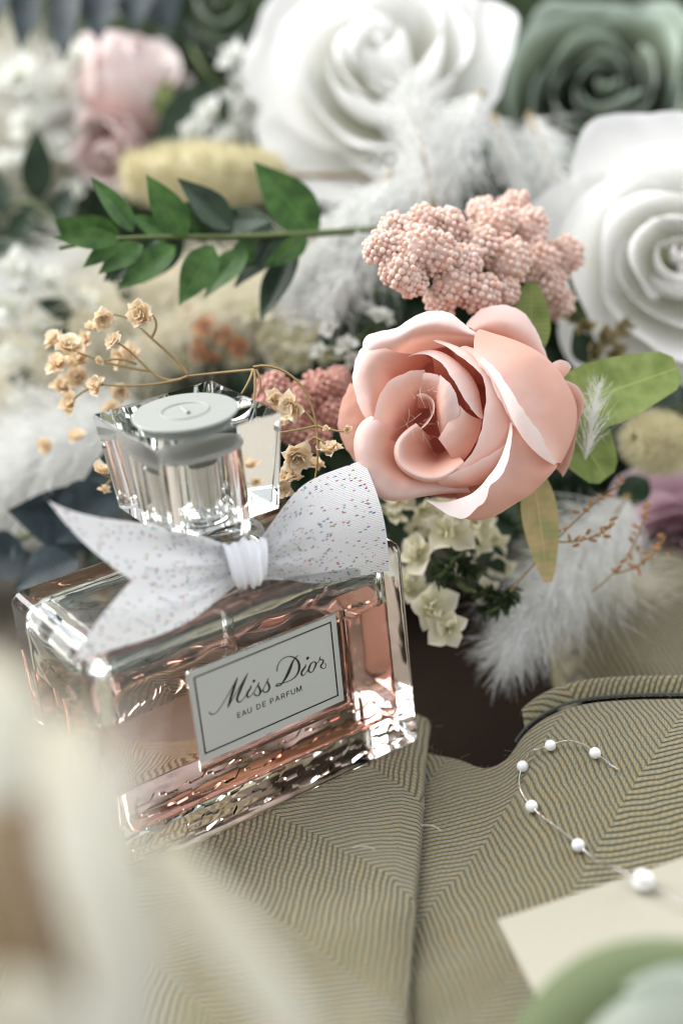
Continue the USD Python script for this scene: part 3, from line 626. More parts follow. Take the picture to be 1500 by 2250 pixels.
q_ = [(446, 480, 297), (424, 492, 297), (394, 520, 297), (364, 560, 297), (344, 600, 297), (338, 640, 297), (340, 665, 297)]
sculpt([c, m_, q_, toward(q_, (500, 590), .5, 303)], [.9, .74, .4, .1], 6)
c = [(232, 560, 288), (190, 610, 286.8), (178, 690, 286), (200, 770, 286), (245, 835, 286.5), (310, 868, 287.5), (400, 864, 289), (500, 852, 290.5), (615, 848, 292)]
o_ = [(225, 575, 292), (172, 620, 292), (160, 695, 292), (184, 785, 292), (240, 856, 292), (310, 890, 293), (405, 880, 294), (505, 866, 294), (615, 858, 294)]
m_ = [(268, 582, 288), (240, 632, 287), (232, 690, 286.5), (248, 755, 286.5), (290, 803, 287), (345, 826, 288), (420, 828, 289.5), (510, 824, 291), (600, 818, 292.5)]
q_ = [(350, 600, 296), (340, 640, 296), (332, 690, 296), (345, 745, 296), (380, 785, 296), (430, 806, 297), (480, 812, 298), (540, 806, 298), (600, 795, 298)]
sculpt([o_, c, m_, q_, toward(q_, (490, 690), .5, 303)], [.7, .93, .8, .4, .1], 7, frayed=False)
c = [(410, 590, 289), (360, 630, 287), (332, 685, 285.6), (345, 740, 285), (395, 785, 285), (465, 803, 285.6), (540, 780, 286.8), (597, 738, 288.5)]
o_ = [(400, 585, 293), (342, 630, 292), (316, 690, 291), (328, 755, 291), (385, 803, 291), (465, 824, 291), (550, 800, 292), (610, 755, 293)]
m_ = [(432, 612, 290.5), (395, 642, 289), (378, 686, 288), (388, 728, 287.6), (425, 757, 288), (470, 768, 288.6), (530, 747, 289.4), (578, 716, 290.6)]
q_ = [(472, 622, 298), (462, 642, 299), (455, 670, 299.5), (462, 692, 300), (482, 706, 300), (502, 706, 300), (532, 700, 299.5), (562, 690, 298.5)]
sculpt([o_, c, m_, q_], [.7, .88, .62, .02], 8, frayed=False)
c = [(480, 810, 288), (560, 784, 286.3), (640, 746, 285.6), (720, 700, 285.2), (786, 660, 285.8)]
m_ = [(500, 832, 288.6), (580, 817, 287.4), (660, 790, 287), (732, 750, 286.6), (788, 705, 287)]
sculpt([c, m_, toward(m_, (700, 860), .5, 293), toward(m_, (720, 700), .6, 300)], [.95, .75, .4, .1], 9)
c = [(458, 912, 288), (520, 950, 286), (600, 972, 285), (655, 930, 284), (692, 890, 283.5), (704, 842, 283), (748, 800, 283), (778, 740, 283), (792, 670, 283.5), (796, 578, 285)]
m_ = [(450, 898, 289), (520, 905, 287.3), (590, 893, 286), (645, 860, 285), (684, 820, 284.4), (716, 780, 284.4), (742, 740, 284.4), (763, 690, 284.6), (777, 640, 285), (786, 578, 286.3)]
q_ = [(560, 960, 290), (660, 968, 289), (750, 925, 288), (830, 875, 287), (890, 825, 287), (925, 785, 287), (945, 755, 287.5), (920, 700, 286.5), (875, 640, 286), (815, 585, 287)]
sculpt([c, m_, q_, toward(q_, BS, .18, 299), toward(q_, BS, .5, 309)], [1, .95, .62, .4, .1], 10)
c = [(470, 240, 290), (540, 275, 288), (610, 325, 286.3), (670, 385, 284.8), (688, 470, 284.2), (679, 560, 284.2), (656, 650, 284.8), (616, 725, 285.8), (570, 770, 287.4)]
m_ = [(510, 242, 290.5), (590, 272, 288.5), (670, 325, 286.8), (735, 400, 286), (768, 480, 285.8), (788, 560, 286), (782, 640, 286.5), (722, 702, 287.6), (632, 762, 289)]
sculpt([c, m_, toward(m_, (700, 500), .3, 295), toward(m_, (640, 520), .6, 303)], [.95, .72, .4, .1], 11)
c = [(560, 288, 288.6), (640, 335, 286.2), (692, 372, 284.2), (724, 440, 283.2), (770, 530, 283), (803, 592, 284)]
m_ = [(600, 262, 289), (690, 300, 286.8), (750, 350, 285), (790, 420, 284.2), (830, 510, 284), (850, 600, 285)]
sculpt([c, m_, toward(m_, (760, 500), .3, 293), toward(m_, (640, 520), .6, 303)], [.97, .75, .45, .1], 12)
c = [(362, 310, 291), (440, 298, 290), (500, 330, 288.4), (545, 385, 287.2), (585, 455, 286.6), (625, 520, 286.6), (670, 562, 287.2)]
m_ = [(430, 284, 291.4), (500, 285, 290.2), (570, 330, 289), (620, 385, 288.2), (652, 450, 288), (668, 510, 288), (680, 556, 288.6)]
sculpt([c, m_, toward(m_, (560, 480), .35, 296), toward(m_, (540, 520), .6, 303)], [.98, .72, .4, .1], 13)
# the heart
sculpt([[(500, 382, 287.4), (540, 420, 286.8), (572, 480, 286.8), (578, 545, 287.4)], [(494, 420, 288), (512, 490, 287.2), (522, 550, 287.6), (528, 600, 288.6)], [(484, 430, 292), (484, 510, 291), (490, 580, 291), (505, 640, 292)]], [.98, .85, .6], 14)
sculpt([[(580, 505, 287.2), (545, 560, 287.8), (514, 610, 288.4), (492, 645, 289.4)], [(620, 545, 287.6), (600, 610, 287.8), (565, 670, 288.6), (535, 705, 290)], [(672, 565, 290), (650, 650, 290), (606, 722, 291), (566, 760, 292.6)]], [.9, .72, .55], 15)
sculpt([[(414, 378, 291), (455, 372, 290), (500, 392, 289)], [(412, 430, 291.4), (455, 420, 290.6), (492, 440, 290)], [(404, 520, 296), (450, 520, 296), (488, 520, 295)]], [.9, .75, .4], 16)
sculpt([[(400, 465, 290), (445, 462, 288.8), (474, 490, 288.4), (470, 545, 288.4), (440, 590, 288.8), (404, 612, 290)], [(425, 480, 292), (452, 480, 291), (468, 505, 291), (465, 545, 291), (440, 580, 291.5), (420, 600, 292)], [(440, 500, 298), (455, 505, 298), (462, 520, 298), (460, 545, 298), (448, 565, 298), (435, 580, 298)]], [.99, .8, .2], 17)
c = [(130, 415, 300), (92, 500, 300), (80, 580, 300), (100, 660, 300), (148, 740, 300)]
m_ = [(215, 450, 299), (185, 520, 299), (178, 590, 299), (190, 650, 299), (222, 725, 300)]
sculpt([c, m_, toward(m_, (520, 600), .3, 303)], [.7, .6, .3], 18)
U, V = np.meshgrid(np.linspace(0, 2 * np.pi, 40), np.linspace(0, np.pi, 20), indexing='ij')
hc = k5((555, 540, 306)); P = hc + (np.cos(U) * np.sin(V))[..., None] * RT * .0195 + (np.sin(U) * np.sin(V))[..., None] * UP * .0185 - np.cos(V)[..., None] * FW * .006
part('receptacle', grid(P, np.stack([U * 0 + .5, U * 0 + .02], -1)), PINK, rp)
rn = np.random.default_rng(5); ps = []
for _ in range(34):
    o = k5((430 + rn.normal() * 45, 520 + rn.normal() * 75, 289 + rn.uniform(-.5, 2)))
    d = rfr[2] * .5 + rn.normal(size=3); d /= np.linalg.norm(d); s = np.linspace(0, 1, 5)[:, None]; ps.append(o + d * rn.uniform(.002, .005) * s + rn.normal(size=3) * .0012 * s ** 2)
part('frayed_thread', fibres(ps, np.full(34, .00004)), LINT, rp, kind='stuff', smooth=False)
def pleaf(par, name, b, t, w, m, nrm_=None, **k):
    return part(name, leaf_grid(at(*b), at(*t), cv(0, .25, 1) if nrm_ is None else nrm_, w, **k), m, par)
pleaf(rp, 'leaf', (1215, 905, .306), (1490, 805, .309), .0150, CALYX, tipw=.55, fold=.12, curl=.03, shape=.9)
pleaf(rp, 'leaf', (1230, 900, .309), (1335, 1050, .311), .0135, CALYX, tipw=.5, fold=.15, curl=.05)
pleaf(rp, 'leaf', (1165, 780, .313), (1168, 618, .317), .0085, CALYX, tipw=.4, fold=.15, curl=.05)
pleaf(rp, 'leaf', (1170, 1030, .306), (1205, 1280, .309), .0080, PEACHLEAF, tipw=.3, fold=.2, curl=.02)
part('stem', tube(spline([RP - rfr[2] * .022, RP - rfr[2] * .045 - A([0, 0, .01]), RP - rfr[2] * .06 - A([0, 0, .05])], 10), .0022, 8), STEM, rp)

# ================================================================== OTHER ROSES
def rose_layers(R, open_=1.0):
    s = R / .034
    return [(2, .0215 * s, .0007 * s, (60, 84, 94, 97, 98), .015 * s, .3, .0018 * s, .0004, .0165 * s),
            (3, .0290 * s, .0017 * s, (40, 70, 88, 95, 92), .031 * s, 1.1, .0030 * s, .0006, .0220 * s),
            (3, .0350 * s, .0026 * s, (12, 58, 82, 88, 70), .047 * s, 2.3, .0040 * s, .0008, .0250 * s),
            (4, .0400 * s, .0030 * s, (-4, 48, 74, 66, 14), .050 * s, .6, .0034 * s, .0010, .0262 * s),
            (5, .0425 * s, .0034 * s, (-14, 34, 58, 32, -40), .050 * s, 1.4, .0022 * s, .0012, .0268 * s)]
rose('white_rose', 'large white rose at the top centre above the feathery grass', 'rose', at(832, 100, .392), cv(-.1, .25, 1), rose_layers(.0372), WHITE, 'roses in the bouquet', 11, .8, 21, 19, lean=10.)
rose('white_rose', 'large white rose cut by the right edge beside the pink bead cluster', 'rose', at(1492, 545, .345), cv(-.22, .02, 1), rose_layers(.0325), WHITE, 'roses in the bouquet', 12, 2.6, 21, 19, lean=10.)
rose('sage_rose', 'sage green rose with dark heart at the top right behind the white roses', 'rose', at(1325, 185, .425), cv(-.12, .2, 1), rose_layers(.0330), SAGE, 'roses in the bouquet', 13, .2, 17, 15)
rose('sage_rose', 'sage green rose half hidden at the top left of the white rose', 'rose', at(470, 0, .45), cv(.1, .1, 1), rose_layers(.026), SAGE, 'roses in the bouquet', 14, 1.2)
bud_layers = lambda s: [(3, .030 * s, .001 * s, (50, 82, 94, 98, 90), .026 * s, .3, .002, .0005, .02 * s), (4, .033 * s, .002 * s, (20, 70, 88, 86, 50), .030 * s, 1.3, .002, .0006, .022 * s),
                        (4, .034 * s, .003 * s, (0, 60, 80, 70, 10), .030 * s, 2.0, .001, .001, .023 * s)]
t, f_ = rose('pink_rosebud', 'blurred blush pink rosebud at the upper left', 'rosebud', at(295, 150, .44), cv(.45, .8, .5), bud_layers(1.0), BLUSH, None, 15)
pleaf(t, 'leaf', (345, 250, .43), (372, 165, .43), .006, CALYX)
rose('pink_rosebud', 'small blush pink flower below the blurred rosebud at upper left', 'rosebud', at(235, 330, .43), cv(-.3, -.5, 1), bud_layers(.62), BLUSH, None, 16)
rose('lilac_rose', 'lilac pink rose at the right edge over the jacket', 'rose', at(1492, 1200, .36), cv(-.35, .1, 1), rose_layers(.021), LILAC, 'roses in the bouquet', 17, .3)

# ================================================================== RICE FLOWERS
rn = np.random.default_rng(31)
pts = [(838, 545, 36, .300), (868, 505, 34, .303), (880, 590, 42, .299), (915, 545, 48, .300), (935, 490, 38, .306), (965, 560, 46, .302), (985, 500, 42, .308), (1000, 620, 44, .304), (1045, 540, 44, .309), (1052, 640, 44, .306),
       (1090, 490, 42, .318), (1115, 570, 50, .312), (1105, 640, 34, .312), (970, 660, 34, .306), (1160, 500, 42, .322), (1180, 570, 44, .320), (1200, 620, 40, .323), (1240, 560, 40, .328), (1130, 455, 34, .328), (1060, 465, 30, .322), (1225, 665, 34, .329), (1020, 575, 36, .304), (905, 620, 30, .300)]
rice_flower('rice_flower', 'pink beaded rice flower spike above the pink rose', [(at(x, y, d), r / FPX * d) for x, y, r, d in pts], at(1290, 700, .35), .00068, BEAD, 1, None, 95)
pts = [(600, 850, 34, .318), (650, 880, 38, .318), (700, 850, 34, .322), (720, 910, 38, .322), (575, 900, 30, .316), (650, 940, 36, .32), (740, 850, 30, .328), (760, 900, 28, .33), (690, 960, 34, .32), (745, 830, 24, .33), (590, 950, 30, .318)]
rice_flower('rice_flower', 'rosy beaded rice flower between the bottle cap and the pink rose', [(at(x, y, d), r / FPX * d) for x, y, r, d in pts], at(800, 900, .35), .00062, BEADD, 2, None, 80)

# ================================================================== RUSCUS SPRIG AND OTHER LEAVES
rs = thing('ruscus_sprig', 'glossy dark green ruscus sprig lying across the left of the bouquet', 'leaf sprig', at(420, 525, .325))
part('stem', tube(spline([at(130, 545, .318), at(300, 522, .322), at(480, 520, .327), at(700, 512, .335), at(860, 500, .35)], 24), np.linspace(.0005, .001, 24), 7), STEM, rs)
LV = [((292, 508), (203, 385), 52, .320, 0), ((410, 520), (320, 383), 62, .322, 0), ((510, 505), (393, 388), 66, .326, 1), ((695, 520), (560, 352), 92, .334, 0), ((372, 520), (283, 470), 44, .324, 0), ((480, 490), (600, 478), 58, .332, 1),
      ((258, 527), (120, 520), 42, .316, 0), ((262, 530), (182, 585), 36, .318, 0), ((312, 535), (216, 598), 48, .319, 0), ((384, 540), (256, 634), 58, .320, 0), ((468, 540), (394, 668), 66, .322, 0), ((540, 545), (446, 650), 62, .327, 0),
      ((610, 545), (512, 625), 62, .330, 1), ((650, 545), (566, 704), 70, .331, 1), ((600, 500), (500, 470), 60, .336, 1)]
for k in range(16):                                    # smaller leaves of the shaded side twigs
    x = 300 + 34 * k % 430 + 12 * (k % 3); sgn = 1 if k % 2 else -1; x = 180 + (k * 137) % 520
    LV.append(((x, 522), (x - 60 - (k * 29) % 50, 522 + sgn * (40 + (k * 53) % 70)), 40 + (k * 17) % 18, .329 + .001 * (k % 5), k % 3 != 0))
for k, (b, t, w, d, dk) in enumerate(LV):
    nn = cv(rng.normal() * .3, .35 + rng.normal() * .25, 1)
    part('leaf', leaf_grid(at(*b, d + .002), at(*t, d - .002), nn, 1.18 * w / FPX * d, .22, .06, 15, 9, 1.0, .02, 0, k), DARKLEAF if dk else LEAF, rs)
def sprig(name, label, leaves, m, cat='leaf sprig', stem=None, group=None, sm=STEM):
    t = thing(name, label, cat, at(*leaves[0][0]), group)
    if stem: part('stem', tube(spline([at(*p) for p in stem], 12), .0008, 6), sm, t)
    for k, (b, tip, w) in enumerate(leaves):
        part('leaf', leaf_grid(at(*b), at(*tip), cv(rng.normal() * .2, .3 + rng.normal() * .2, 1), w / FPX * b[2], .2, .05, 13, 7, 1., .02, 0, k), m, t)
    return t
sprig('eucalyptus_sprig', 'dark blue green leaves hanging in the top left corner', [((70, -60, .415), (42, 105, .41), 74), ((150, -60, .415), (135, 135, .41), 78), ((220, -60, .42), (215, 90, .41), 90), ((290, -60, .42), (300, 60, .415), 100), ((0, -60, .415), (-20, 60, .41), 70), ((340, -60, .43), (370, 70, .43), 110)], BLUELEAF, stem=[(-60, -60, .425), (150, -40, .465), (400, -60, .44)])
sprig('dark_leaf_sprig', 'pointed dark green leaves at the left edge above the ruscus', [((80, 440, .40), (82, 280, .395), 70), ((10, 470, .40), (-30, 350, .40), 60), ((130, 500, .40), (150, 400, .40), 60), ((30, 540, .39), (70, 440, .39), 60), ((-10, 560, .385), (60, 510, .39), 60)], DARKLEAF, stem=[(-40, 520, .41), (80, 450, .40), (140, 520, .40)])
sprig('eucalyptus_sprig', 'broad dark blue green leaves behind the left of the bottle', [((250, 1080, .335), (120, 1190, .33), 150), ((230, 1160, .345), (20, 1120, .335), 150), ((170, 1230, .335), (30, 1290, .33), 120), ((330, 1010, .34), (180, 1060, .335), 110), ((60, 1220, .345), (-60, 1230, .34), 120)], BLUELEAF, stem=[(420, 1060, .36), (220, 1120, .348), (0, 1200, .35)])
sprig('green_leaf_sprig', 'small dark leaves between the feathery grass and the right white rose', [((1130, 335, .385), (1035, 300, .385), 34), ((1160, 360, .385), (1230, 290, .385), 46), ((1230, 350, .385), (1300, 330, .385), 36), ((1190, 330, .388), (1200, 400, .385), 50), ((1265, 370, .384), (1240, 420, .384), 34)], LEAF, stem=[(1100, 330, .39), (1180, 350, .388), (1300, 360, .39)])
sprig('green_leaf_sprig', 'large dark leaf behind the bunny tail at upper left', [((480, 190, .43), (330, 330, .42), 110), ((520, 150, .45), (620, 80, .45), 90), ((420, 120, .45), (380, 20, .45), 70)], DARKLEAF, stem=[(520, 230, .45), (470, 180, .44), (420, 100, .45)])
sprig('green_leaf_sprig', 'dark narrow leaves in the gap above the pink rose at left', [((760, 700, .345), (690, 770, .342), 52), ((800, 640, .35), (770, 720, .345), 60), ((880, 650, .35), (820, 700, .345), 60), ((720, 640, .35), (640, 700, .345), 60)], DARKLEAF, stem=[(900, 620, .355), (800, 650, .352), (700, 650, .352)])
sprig('green_leaf_sprig', 'dark leaves under the right white rose beside the cream bunny tail', [((1500, 850, .35), (1400, 880, .345), 80), ((1520, 930, .35), (1400, 960, .35), 90), ((1420, 1050, .35), (1350, 1120, .345), 70), ((1300, 800, .345), (1260, 720, .345), 60)], DARKLEAF, stem=[(1560, 860, .36), (1450, 900, .355), (1320, 860, .355)])
sprig('green_leaf_sprig', 'dark leaves in the hollow below the pink rose', [((900, 1130, .325), (860, 1220, .322), 60), ((960, 1150, .325), (1000, 1220, .322), 60), ((1060, 1200, .325), (1110, 1260, .322), 54), ((880, 1090, .325), (820, 1110, .32), 60)], DARKLEAF, stem=[(1100, 1120, .335), (980, 1130, .33), (860, 1110, .33)])

# ================================================================== FEATHERY GRASSES
pampas = lambda label, pts, L, n, m, **k: plume('pampas_plume', label, spline([at(*p) for p in pts], 24), L, n, m, **k)
pampas('white feathery pampas plume spilling down from the white rose to the ruscus', [(1060, 200, .372), (960, 340, .362), (860, 470, .352), (760, 590, .342), (715, 650, .337)], .026, 1500, PLUMEW, spread=.55, seed=41, branches=2, width=.0002)
pampas('white feathery tuft standing in front of the top white rose', [(960, 480, .352), (930, 330, .352), (900, 180, .356)], .022, 300, PLUMEW, spread=.7, droop=-.05, seed=42, branches=2, width=.00016)
pampas('short white feathery plume beside the small dark leaves at upper right', [(1080, 250, .378), (1110, 320, .374), (1140, 410, .37)], .014, 350, PLUMEW, spread=.6, seed=43, branches=2)
pampas('white feathery plume lying over the jacket under the pink rose', [(1380, 1090, .345), (1300, 1190, .338), (1200, 1300, .331), (1110, 1420, .323)], .024, 1700, PLUMEW, spread=.8, seed=44, branches=2)
pampas('cream feathery plume reaching the right edge under the lilac rose', [(1180, 1190, .345), (1300, 1260, .345), (1480, 1330, .345)], .022, 900, PLUMEC, spread=.8, seed=45, branches=2)
pampas('cream feathery plume filling the left edge below the ruscus', [(420, 640, .40), (280, 700, .39), (130, 780, .385), (-40, 860, .38)], .040, 2200, PLUMEC, spread=.9, seed=46, branches=2, width=.00016)
pampas('pale feathery plume beside the cap at the left', [(330, 900, .37), (190, 950, .365), (60, 1010, .36), (-60, 1060, .355)], .034, 1500, PLUMEW, spread=.9, seed=47, branches=2, width=.00015)
pampas('white feathery plume at the left edge above the cream one', [(260, 560, .41), (120, 600, .40), (-40, 640, .40)], .026, 1000, PLUMEW, spread=.8, seed=48, branches=2, width=.00015)
pampas('soft white plume in the upper left behind the dark leaves', [(260, 420, .47), (130, 300, .465), (20, 180, .46), (-60, 80, .46)], .05, 2400, PLUMEC, spread=.9, seed=49, branches=2, width=.0002)
pampas('bright white plume under the top left leaves', [(240, 300, .455), (120, 220, .45), (-40, 150, .45)], .034, 1300, PLUMEW, spread=.9, seed=50, branches=2, width=.00018)
pampas('cream plume in the shade between the ruscus and the dried sprig', [(760, 640, .375), (600, 650, .37), (440, 700, .37), (330, 760, .37)], .024, 1000, PLUMEC, spread=.8, seed=51, branches=2)
pampas('tiny white tuft caught on the green rose leaf', [(1285, 1010, .304), (1300, 930, .303), (1312, 850, .303)], .010, 150, PLUMEW, spread=.5, droop=0, seed=52, branches=1, width=.00007, stem=False)
pampas('cream feathery plume behind the ruscus sprig', [(760, 560, .39), (600, 590, .385), (430, 610, .38), (300, 640, .38)], .026, 1300, PLUMEC, spread=.8, seed=53, branches=2, width=.00016)
pampas('white wisps between the sage rose and the beaded rice flower', [(1160, 250, .385), (1200, 340, .378), (1230, 430, .372)], .020, 450, PLUMEW, spread=.8, seed=54, branches=2)
pampas('white wispy plume between rice flower and ruscus tip', [(860, 380, .356), (780, 470, .350), (700, 560, .345), (650, 640, .341)], .022, 700, PLUMEW, spread=.45, seed=56, branches=2, width=.0002)
bunny('bunny_tail', 'cream fuzzy bunny tail lying above the ruscus leaves', at(640, 385, .40), at(270, 385, .39), .0095, BUNNY, 'bunny tails', 1, 4000)
bunny('bunny_tail', 'round cream bunny tail near the right edge below the green leaf', at(1520, 990, .345), at(1392, 960, .335), .0075, BUNNY, 'bunny tails', 2)

# ================================================================== GYPSOPHILA (dried)
def gyp(name, label, stems, blooms, m, sm, cat='dried flower sprig', seed=1, rings=3, n=7):
    rn = np.random.default_rng(seed); t = thing(name, label, cat, at(*stems[0][0]))
    for s in stems: part('stem', tube(spline([at(*p) for p in s], 20), np.linspace(.00032, .00020, 20), 6), sm, t)
    for (x, y, d, r) in blooms:
        part('blossom', floret(at(x, y, d), cv(rn.normal() * .6, .4 + rn.normal() * .5, .8), r * 1.3 / FPX * d, n, rn, rings), m, t)
    return t
gyp('gypsophila_sprig', 'dried peach gypsophila sprig reaching left over the bottle cap',
    [[(558, 812, .293), (490, 818, .296), (412, 826, .299)], [(412, 822, .299), (375, 780, .299), (332, 742, .299), (290, 705, .300), (240, 690, .300)], [(332, 742, .299), (340, 700, .298), (325, 685, .298)],
     [(412, 826, .299), (330, 815, .301), (270, 760, .300), (250, 750, .299)], [(400, 832, .299), (330, 845, .300), (225, 845, .300)], [(330, 815, .301), (250, 800, .303), (160, 770, .305)], [(300, 800, .302), (240, 790, .302), (220, 795, .302)], [(225, 845, .3), (170, 870, .306), (150, 890, .308)]],
    [(308, 690, .297, 27), (322, 700, .297, 14), (250, 750, .298, 20), (226, 702, .299, 22), (205, 722, .300, 18), (212, 845, .299, 22), (218, 793, .301, 10), (152, 760, .304, 30), (130, 800, .307, 26), (175, 790, .308, 22), (155, 885, .308, 24), (120, 745, .31, 24), (190, 750, .312, 22), (265, 790, .312, 24), (285, 775, .315, 22), (170, 830, .31, 26), (140, 850, .312, 24), (265, 860, .312, 20), (245, 900, .32, 20), (100, 980, .33, 18), (170, 960, .33, 18)], GYPP, DRYSTEM, seed=61, rings=5, n=10)
gyp('gypsophila_sprig', 'dried gypsophila sprig arching down between the cap and the rose',
    [[(556, 806, .292), (600, 806, .292), (660, 845, .292), (692, 920, .292), (698, 1000, .291), (688, 1070, .290)], [(556, 812, .292), (545, 840, .290), (530, 865, .289)], [(558, 812, .292), (560, 850, .290), (557, 890, .289)], [(562, 812, .292), (572, 840, .291), (566, 870, .29)],
     [(697, 935, .292), (650, 945, .292), (600, 952, .293)], [(697, 935, .292), (730, 945, .291), (762, 948, .291)], [(697, 935, .292), (670, 905, .293), (640, 880, .294)], [(690, 960, .292), (660, 985, .293), (640, 1000, .294)], [(690, 960, .292), (715, 975, .291), (725, 985, .291)], [(560, 960, .30), (595, 1030, .302), (620, 1075, .302)]],
    [(640, 893, .294, 30), (605, 880, .297, 22), (724, 988, .291, 26), (652, 1005, .293, 32), (634, 1050, .294, 26), (620, 1075, .296, 24), (762, 944, .291, 10), (716, 942, .291, 9), (690, 1020, .297, 18), (600, 930, .300, 24), (560, 1000, .302, 22)], GYPP, DRYSTEM, seed=62, rings=5, n=10)
gyp('gypsophila_sprig', 'two dried gypsophila blossoms against the dark leaves left of the cap', [[(300, 1040, .31), (250, 1050, .308), (222, 1040, .306)], [(250, 1050, .308), (235, 1065, .306), (230, 1075, .305)]], [(224, 1036, .303, 22), (230, 1076, .303, 13)], GYPP, DRYSTEM, seed=63)
# bent node of the broken stem
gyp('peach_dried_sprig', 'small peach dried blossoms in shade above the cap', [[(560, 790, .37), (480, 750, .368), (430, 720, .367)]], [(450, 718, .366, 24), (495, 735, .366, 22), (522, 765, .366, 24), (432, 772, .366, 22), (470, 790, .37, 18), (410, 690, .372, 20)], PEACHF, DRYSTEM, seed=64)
gyp('white_blossom_sprig', 'white baby breath blossoms beside the top white rose', [[(600, 330, .44), (560, 240, .43), (515, 130, .425)], [(560, 260, .43), (480, 270, .425), (415, 300, .42)]], [(512, 130, .42, 34), (535, 178, .42, 32), (460, 250, .42, 32), (420, 302, .41, 34), (545, 235, .425, 34), (520, 285, .425, 40), (575, 270, .43, 34), (490, 310, .42, 30), (590, 215, .43, 30), (500, 215, .43, 24)], WHITEF, STEM, cat='flower sprig', seed=65, rings=3, n=6)
def creamy(label, pts, d0, seed, m=CREAMF):
    rn = np.random.default_rng(seed); t = thing('cream_floret_cluster', label, 'hydrangea', at(pts[0][0], pts[0][1], d0))
    root = at(np.mean([p[0] for p in pts]), np.mean([p[1] for p in pts]) + 10, d0 + .03)
    for (x, y, r, dd) in pts:
        c = at(x, y, d0 + dd)
        part('floret', floret(c, cv(rn.normal() * .5, .2 + rn.normal() * .5, 1), r / FPX * d0, 5, rn, 2, .35, 7, 7), m, t)
        part('stalk', tube(A([c, (c + root) / 2 + A([0, 0, -.002]), root]), .0005, 5), STEM, t)
    return t
creamy('cream floret cluster beside the right edge of the bottle', [(985, 1165, 66, 0), (915, 1215, 60, .004), (890, 1290, 54, .006), (945, 1335, 66, 0), (985, 1380, 54, -.002), (1065, 1300, 40, .004), (920, 1160, 42, .01), (1010, 1240, 40, .012), (1100, 1240, 44, .012), (1050, 1150, 44, .01), (950, 1290, 44, .01)], .313, 71)
creamy('pale cream florets between the ruscus tips and the rice flower', [(600, 670, 46, 0), (660, 690, 44, 0), (690, 740, 46, 0), (640, 740, 44, .003), (590, 740, 40, .005), (720, 790, 42, .004), (550, 690, 40, .005), (660, 790, 40, .006), (490, 660, 40, .01), (560, 640, 40, .012), (610, 790, 38, .008)], .362, 72)
creamy('small white florets in the shade left of the pink rose', [(720, 720, 28, 0), (760, 760, 30, 0), (770, 790, 26, .002), (830, 690, 28, .004), (700, 770, 26, .004), (850, 700, 24, .004)], .335, 73, WHITEF)
creamy('cream florets in the gap between the ribbon and the pink rose', [(880, 1090, 46, 0), (930, 1120, 44, .004), (860, 1130, 40, .004), (1040, 1190, 46, .004), (980, 1110, 40, .008), (1090, 1190, 42, .008)], .318, 74)
creamy('pale florets left of the ruscus under the dried sprig', [(420, 700, 46, 0), (380, 740, 40, .004), (470, 720, 44, .003), (520, 660, 42, .004), (340, 650, 42, .006), (450, 640, 40, .006), (530, 800, 40, .004), (400, 800, 36, .006)], .375, 75)
gyp('white_blossom_sprig', 'white blossoms in the shade between ruscus and rice flower', [[(760, 720, .35), (720, 650, .348), (690, 600, .347)], [(730, 670, .348), (770, 620, .347)]], [(690, 600, .346, 24), (770, 615, .346, 24), (725, 720, .345, 22), (800, 680, .345, 22), (650, 640, .35, 22), (740, 650, .347, 20)], WHITEF, STEM, cat='flower sprig', seed=66, rings=3, n=6)
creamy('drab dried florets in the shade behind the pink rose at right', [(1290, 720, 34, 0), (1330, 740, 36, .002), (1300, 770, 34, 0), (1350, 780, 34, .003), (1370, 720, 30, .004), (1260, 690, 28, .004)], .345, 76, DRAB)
creamy('white blossoms at the left edge beside the bottle cap', [(40, 590, 60, 0), (110, 620, 54, .003), (20, 680, 56, .002), (90, 720, 52, .004), (30, 790, 56, .002), (60, 880, 54, .002), (130, 930, 46, .004), (20, 960, 52, .002), (180, 660, 46, .006), (150, 1000, 40, .004)], .372, 77, WHITEF)
creamy('cream blossoms in the upper left corner below the dark leaves', [(40, 170, 70, 0), (130, 200, 66, .004), (60, 270, 64, .004), (170, 130, 54, .006), (130, 330, 56, .004), (190, 280, 50, .006), (20, 360, 56, .004), (160, 430, 50, .004)], .43, 78, WHITEF)
sprig('green_leaf_sprig', 'scattered dark leaves between the white blossoms at the left edge', [((160, 690, .375), (80, 660, .37), 50), ((110, 770, .375), (150, 700, .37), 50), ((90, 840, .375), (10, 830, .37), 50), ((190, 900, .375), (100, 880, .37), 54), ((200, 980, .37), (110, 1010, .365), 60), ((300, 660, .38), (250, 610, .375), 48)], DARKLEAF, stem=[(260, 700, .385), (170, 800, .38), (160, 960, .378)])
# mossy sprigs
def moss(label, stems, seed):
    rn = np.random.default_rng(seed); t = thing('moss_sprig', label, 'moss', at(*stems[0][0]))
    ms = []
    for s in stems:
        p = spline([at(*q) for q in s], 14); part('stem', tube(p, .0005, 5), STEM, t); tt, N, B = frames(p)
        for i in range(14):
            for _ in range(7):
                a = rn.uniform(0, 6.28); d = tt[i] * .6 + math.cos(a) * N[i] + math.sin(a) * B[i]; d /= np.linalg.norm(d); ms.append(leaf_grid(p[i], p[i] + d * rn.uniform(.002, .0042), rn.normal(size=3), .0009, .2, .1, 5, 3))
    part('needles', join(ms), MOSS, t, kind='stuff')
moss('tiny dark green needles among the cream florets beside the bottle', [[(1040, 1180, .318), (1000, 1230, .313), (960, 1270, .310)], [(1010, 1230, .314), (1040, 1260, .312)], [(1120, 1330, .318), (1080, 1310, .314), (1050, 1300, .313)], [(1130, 1290, .318), (1100, 1330, .315), (1060, 1350, .314)], [(950, 1240, .32), (980, 1280, .318)]], 81)
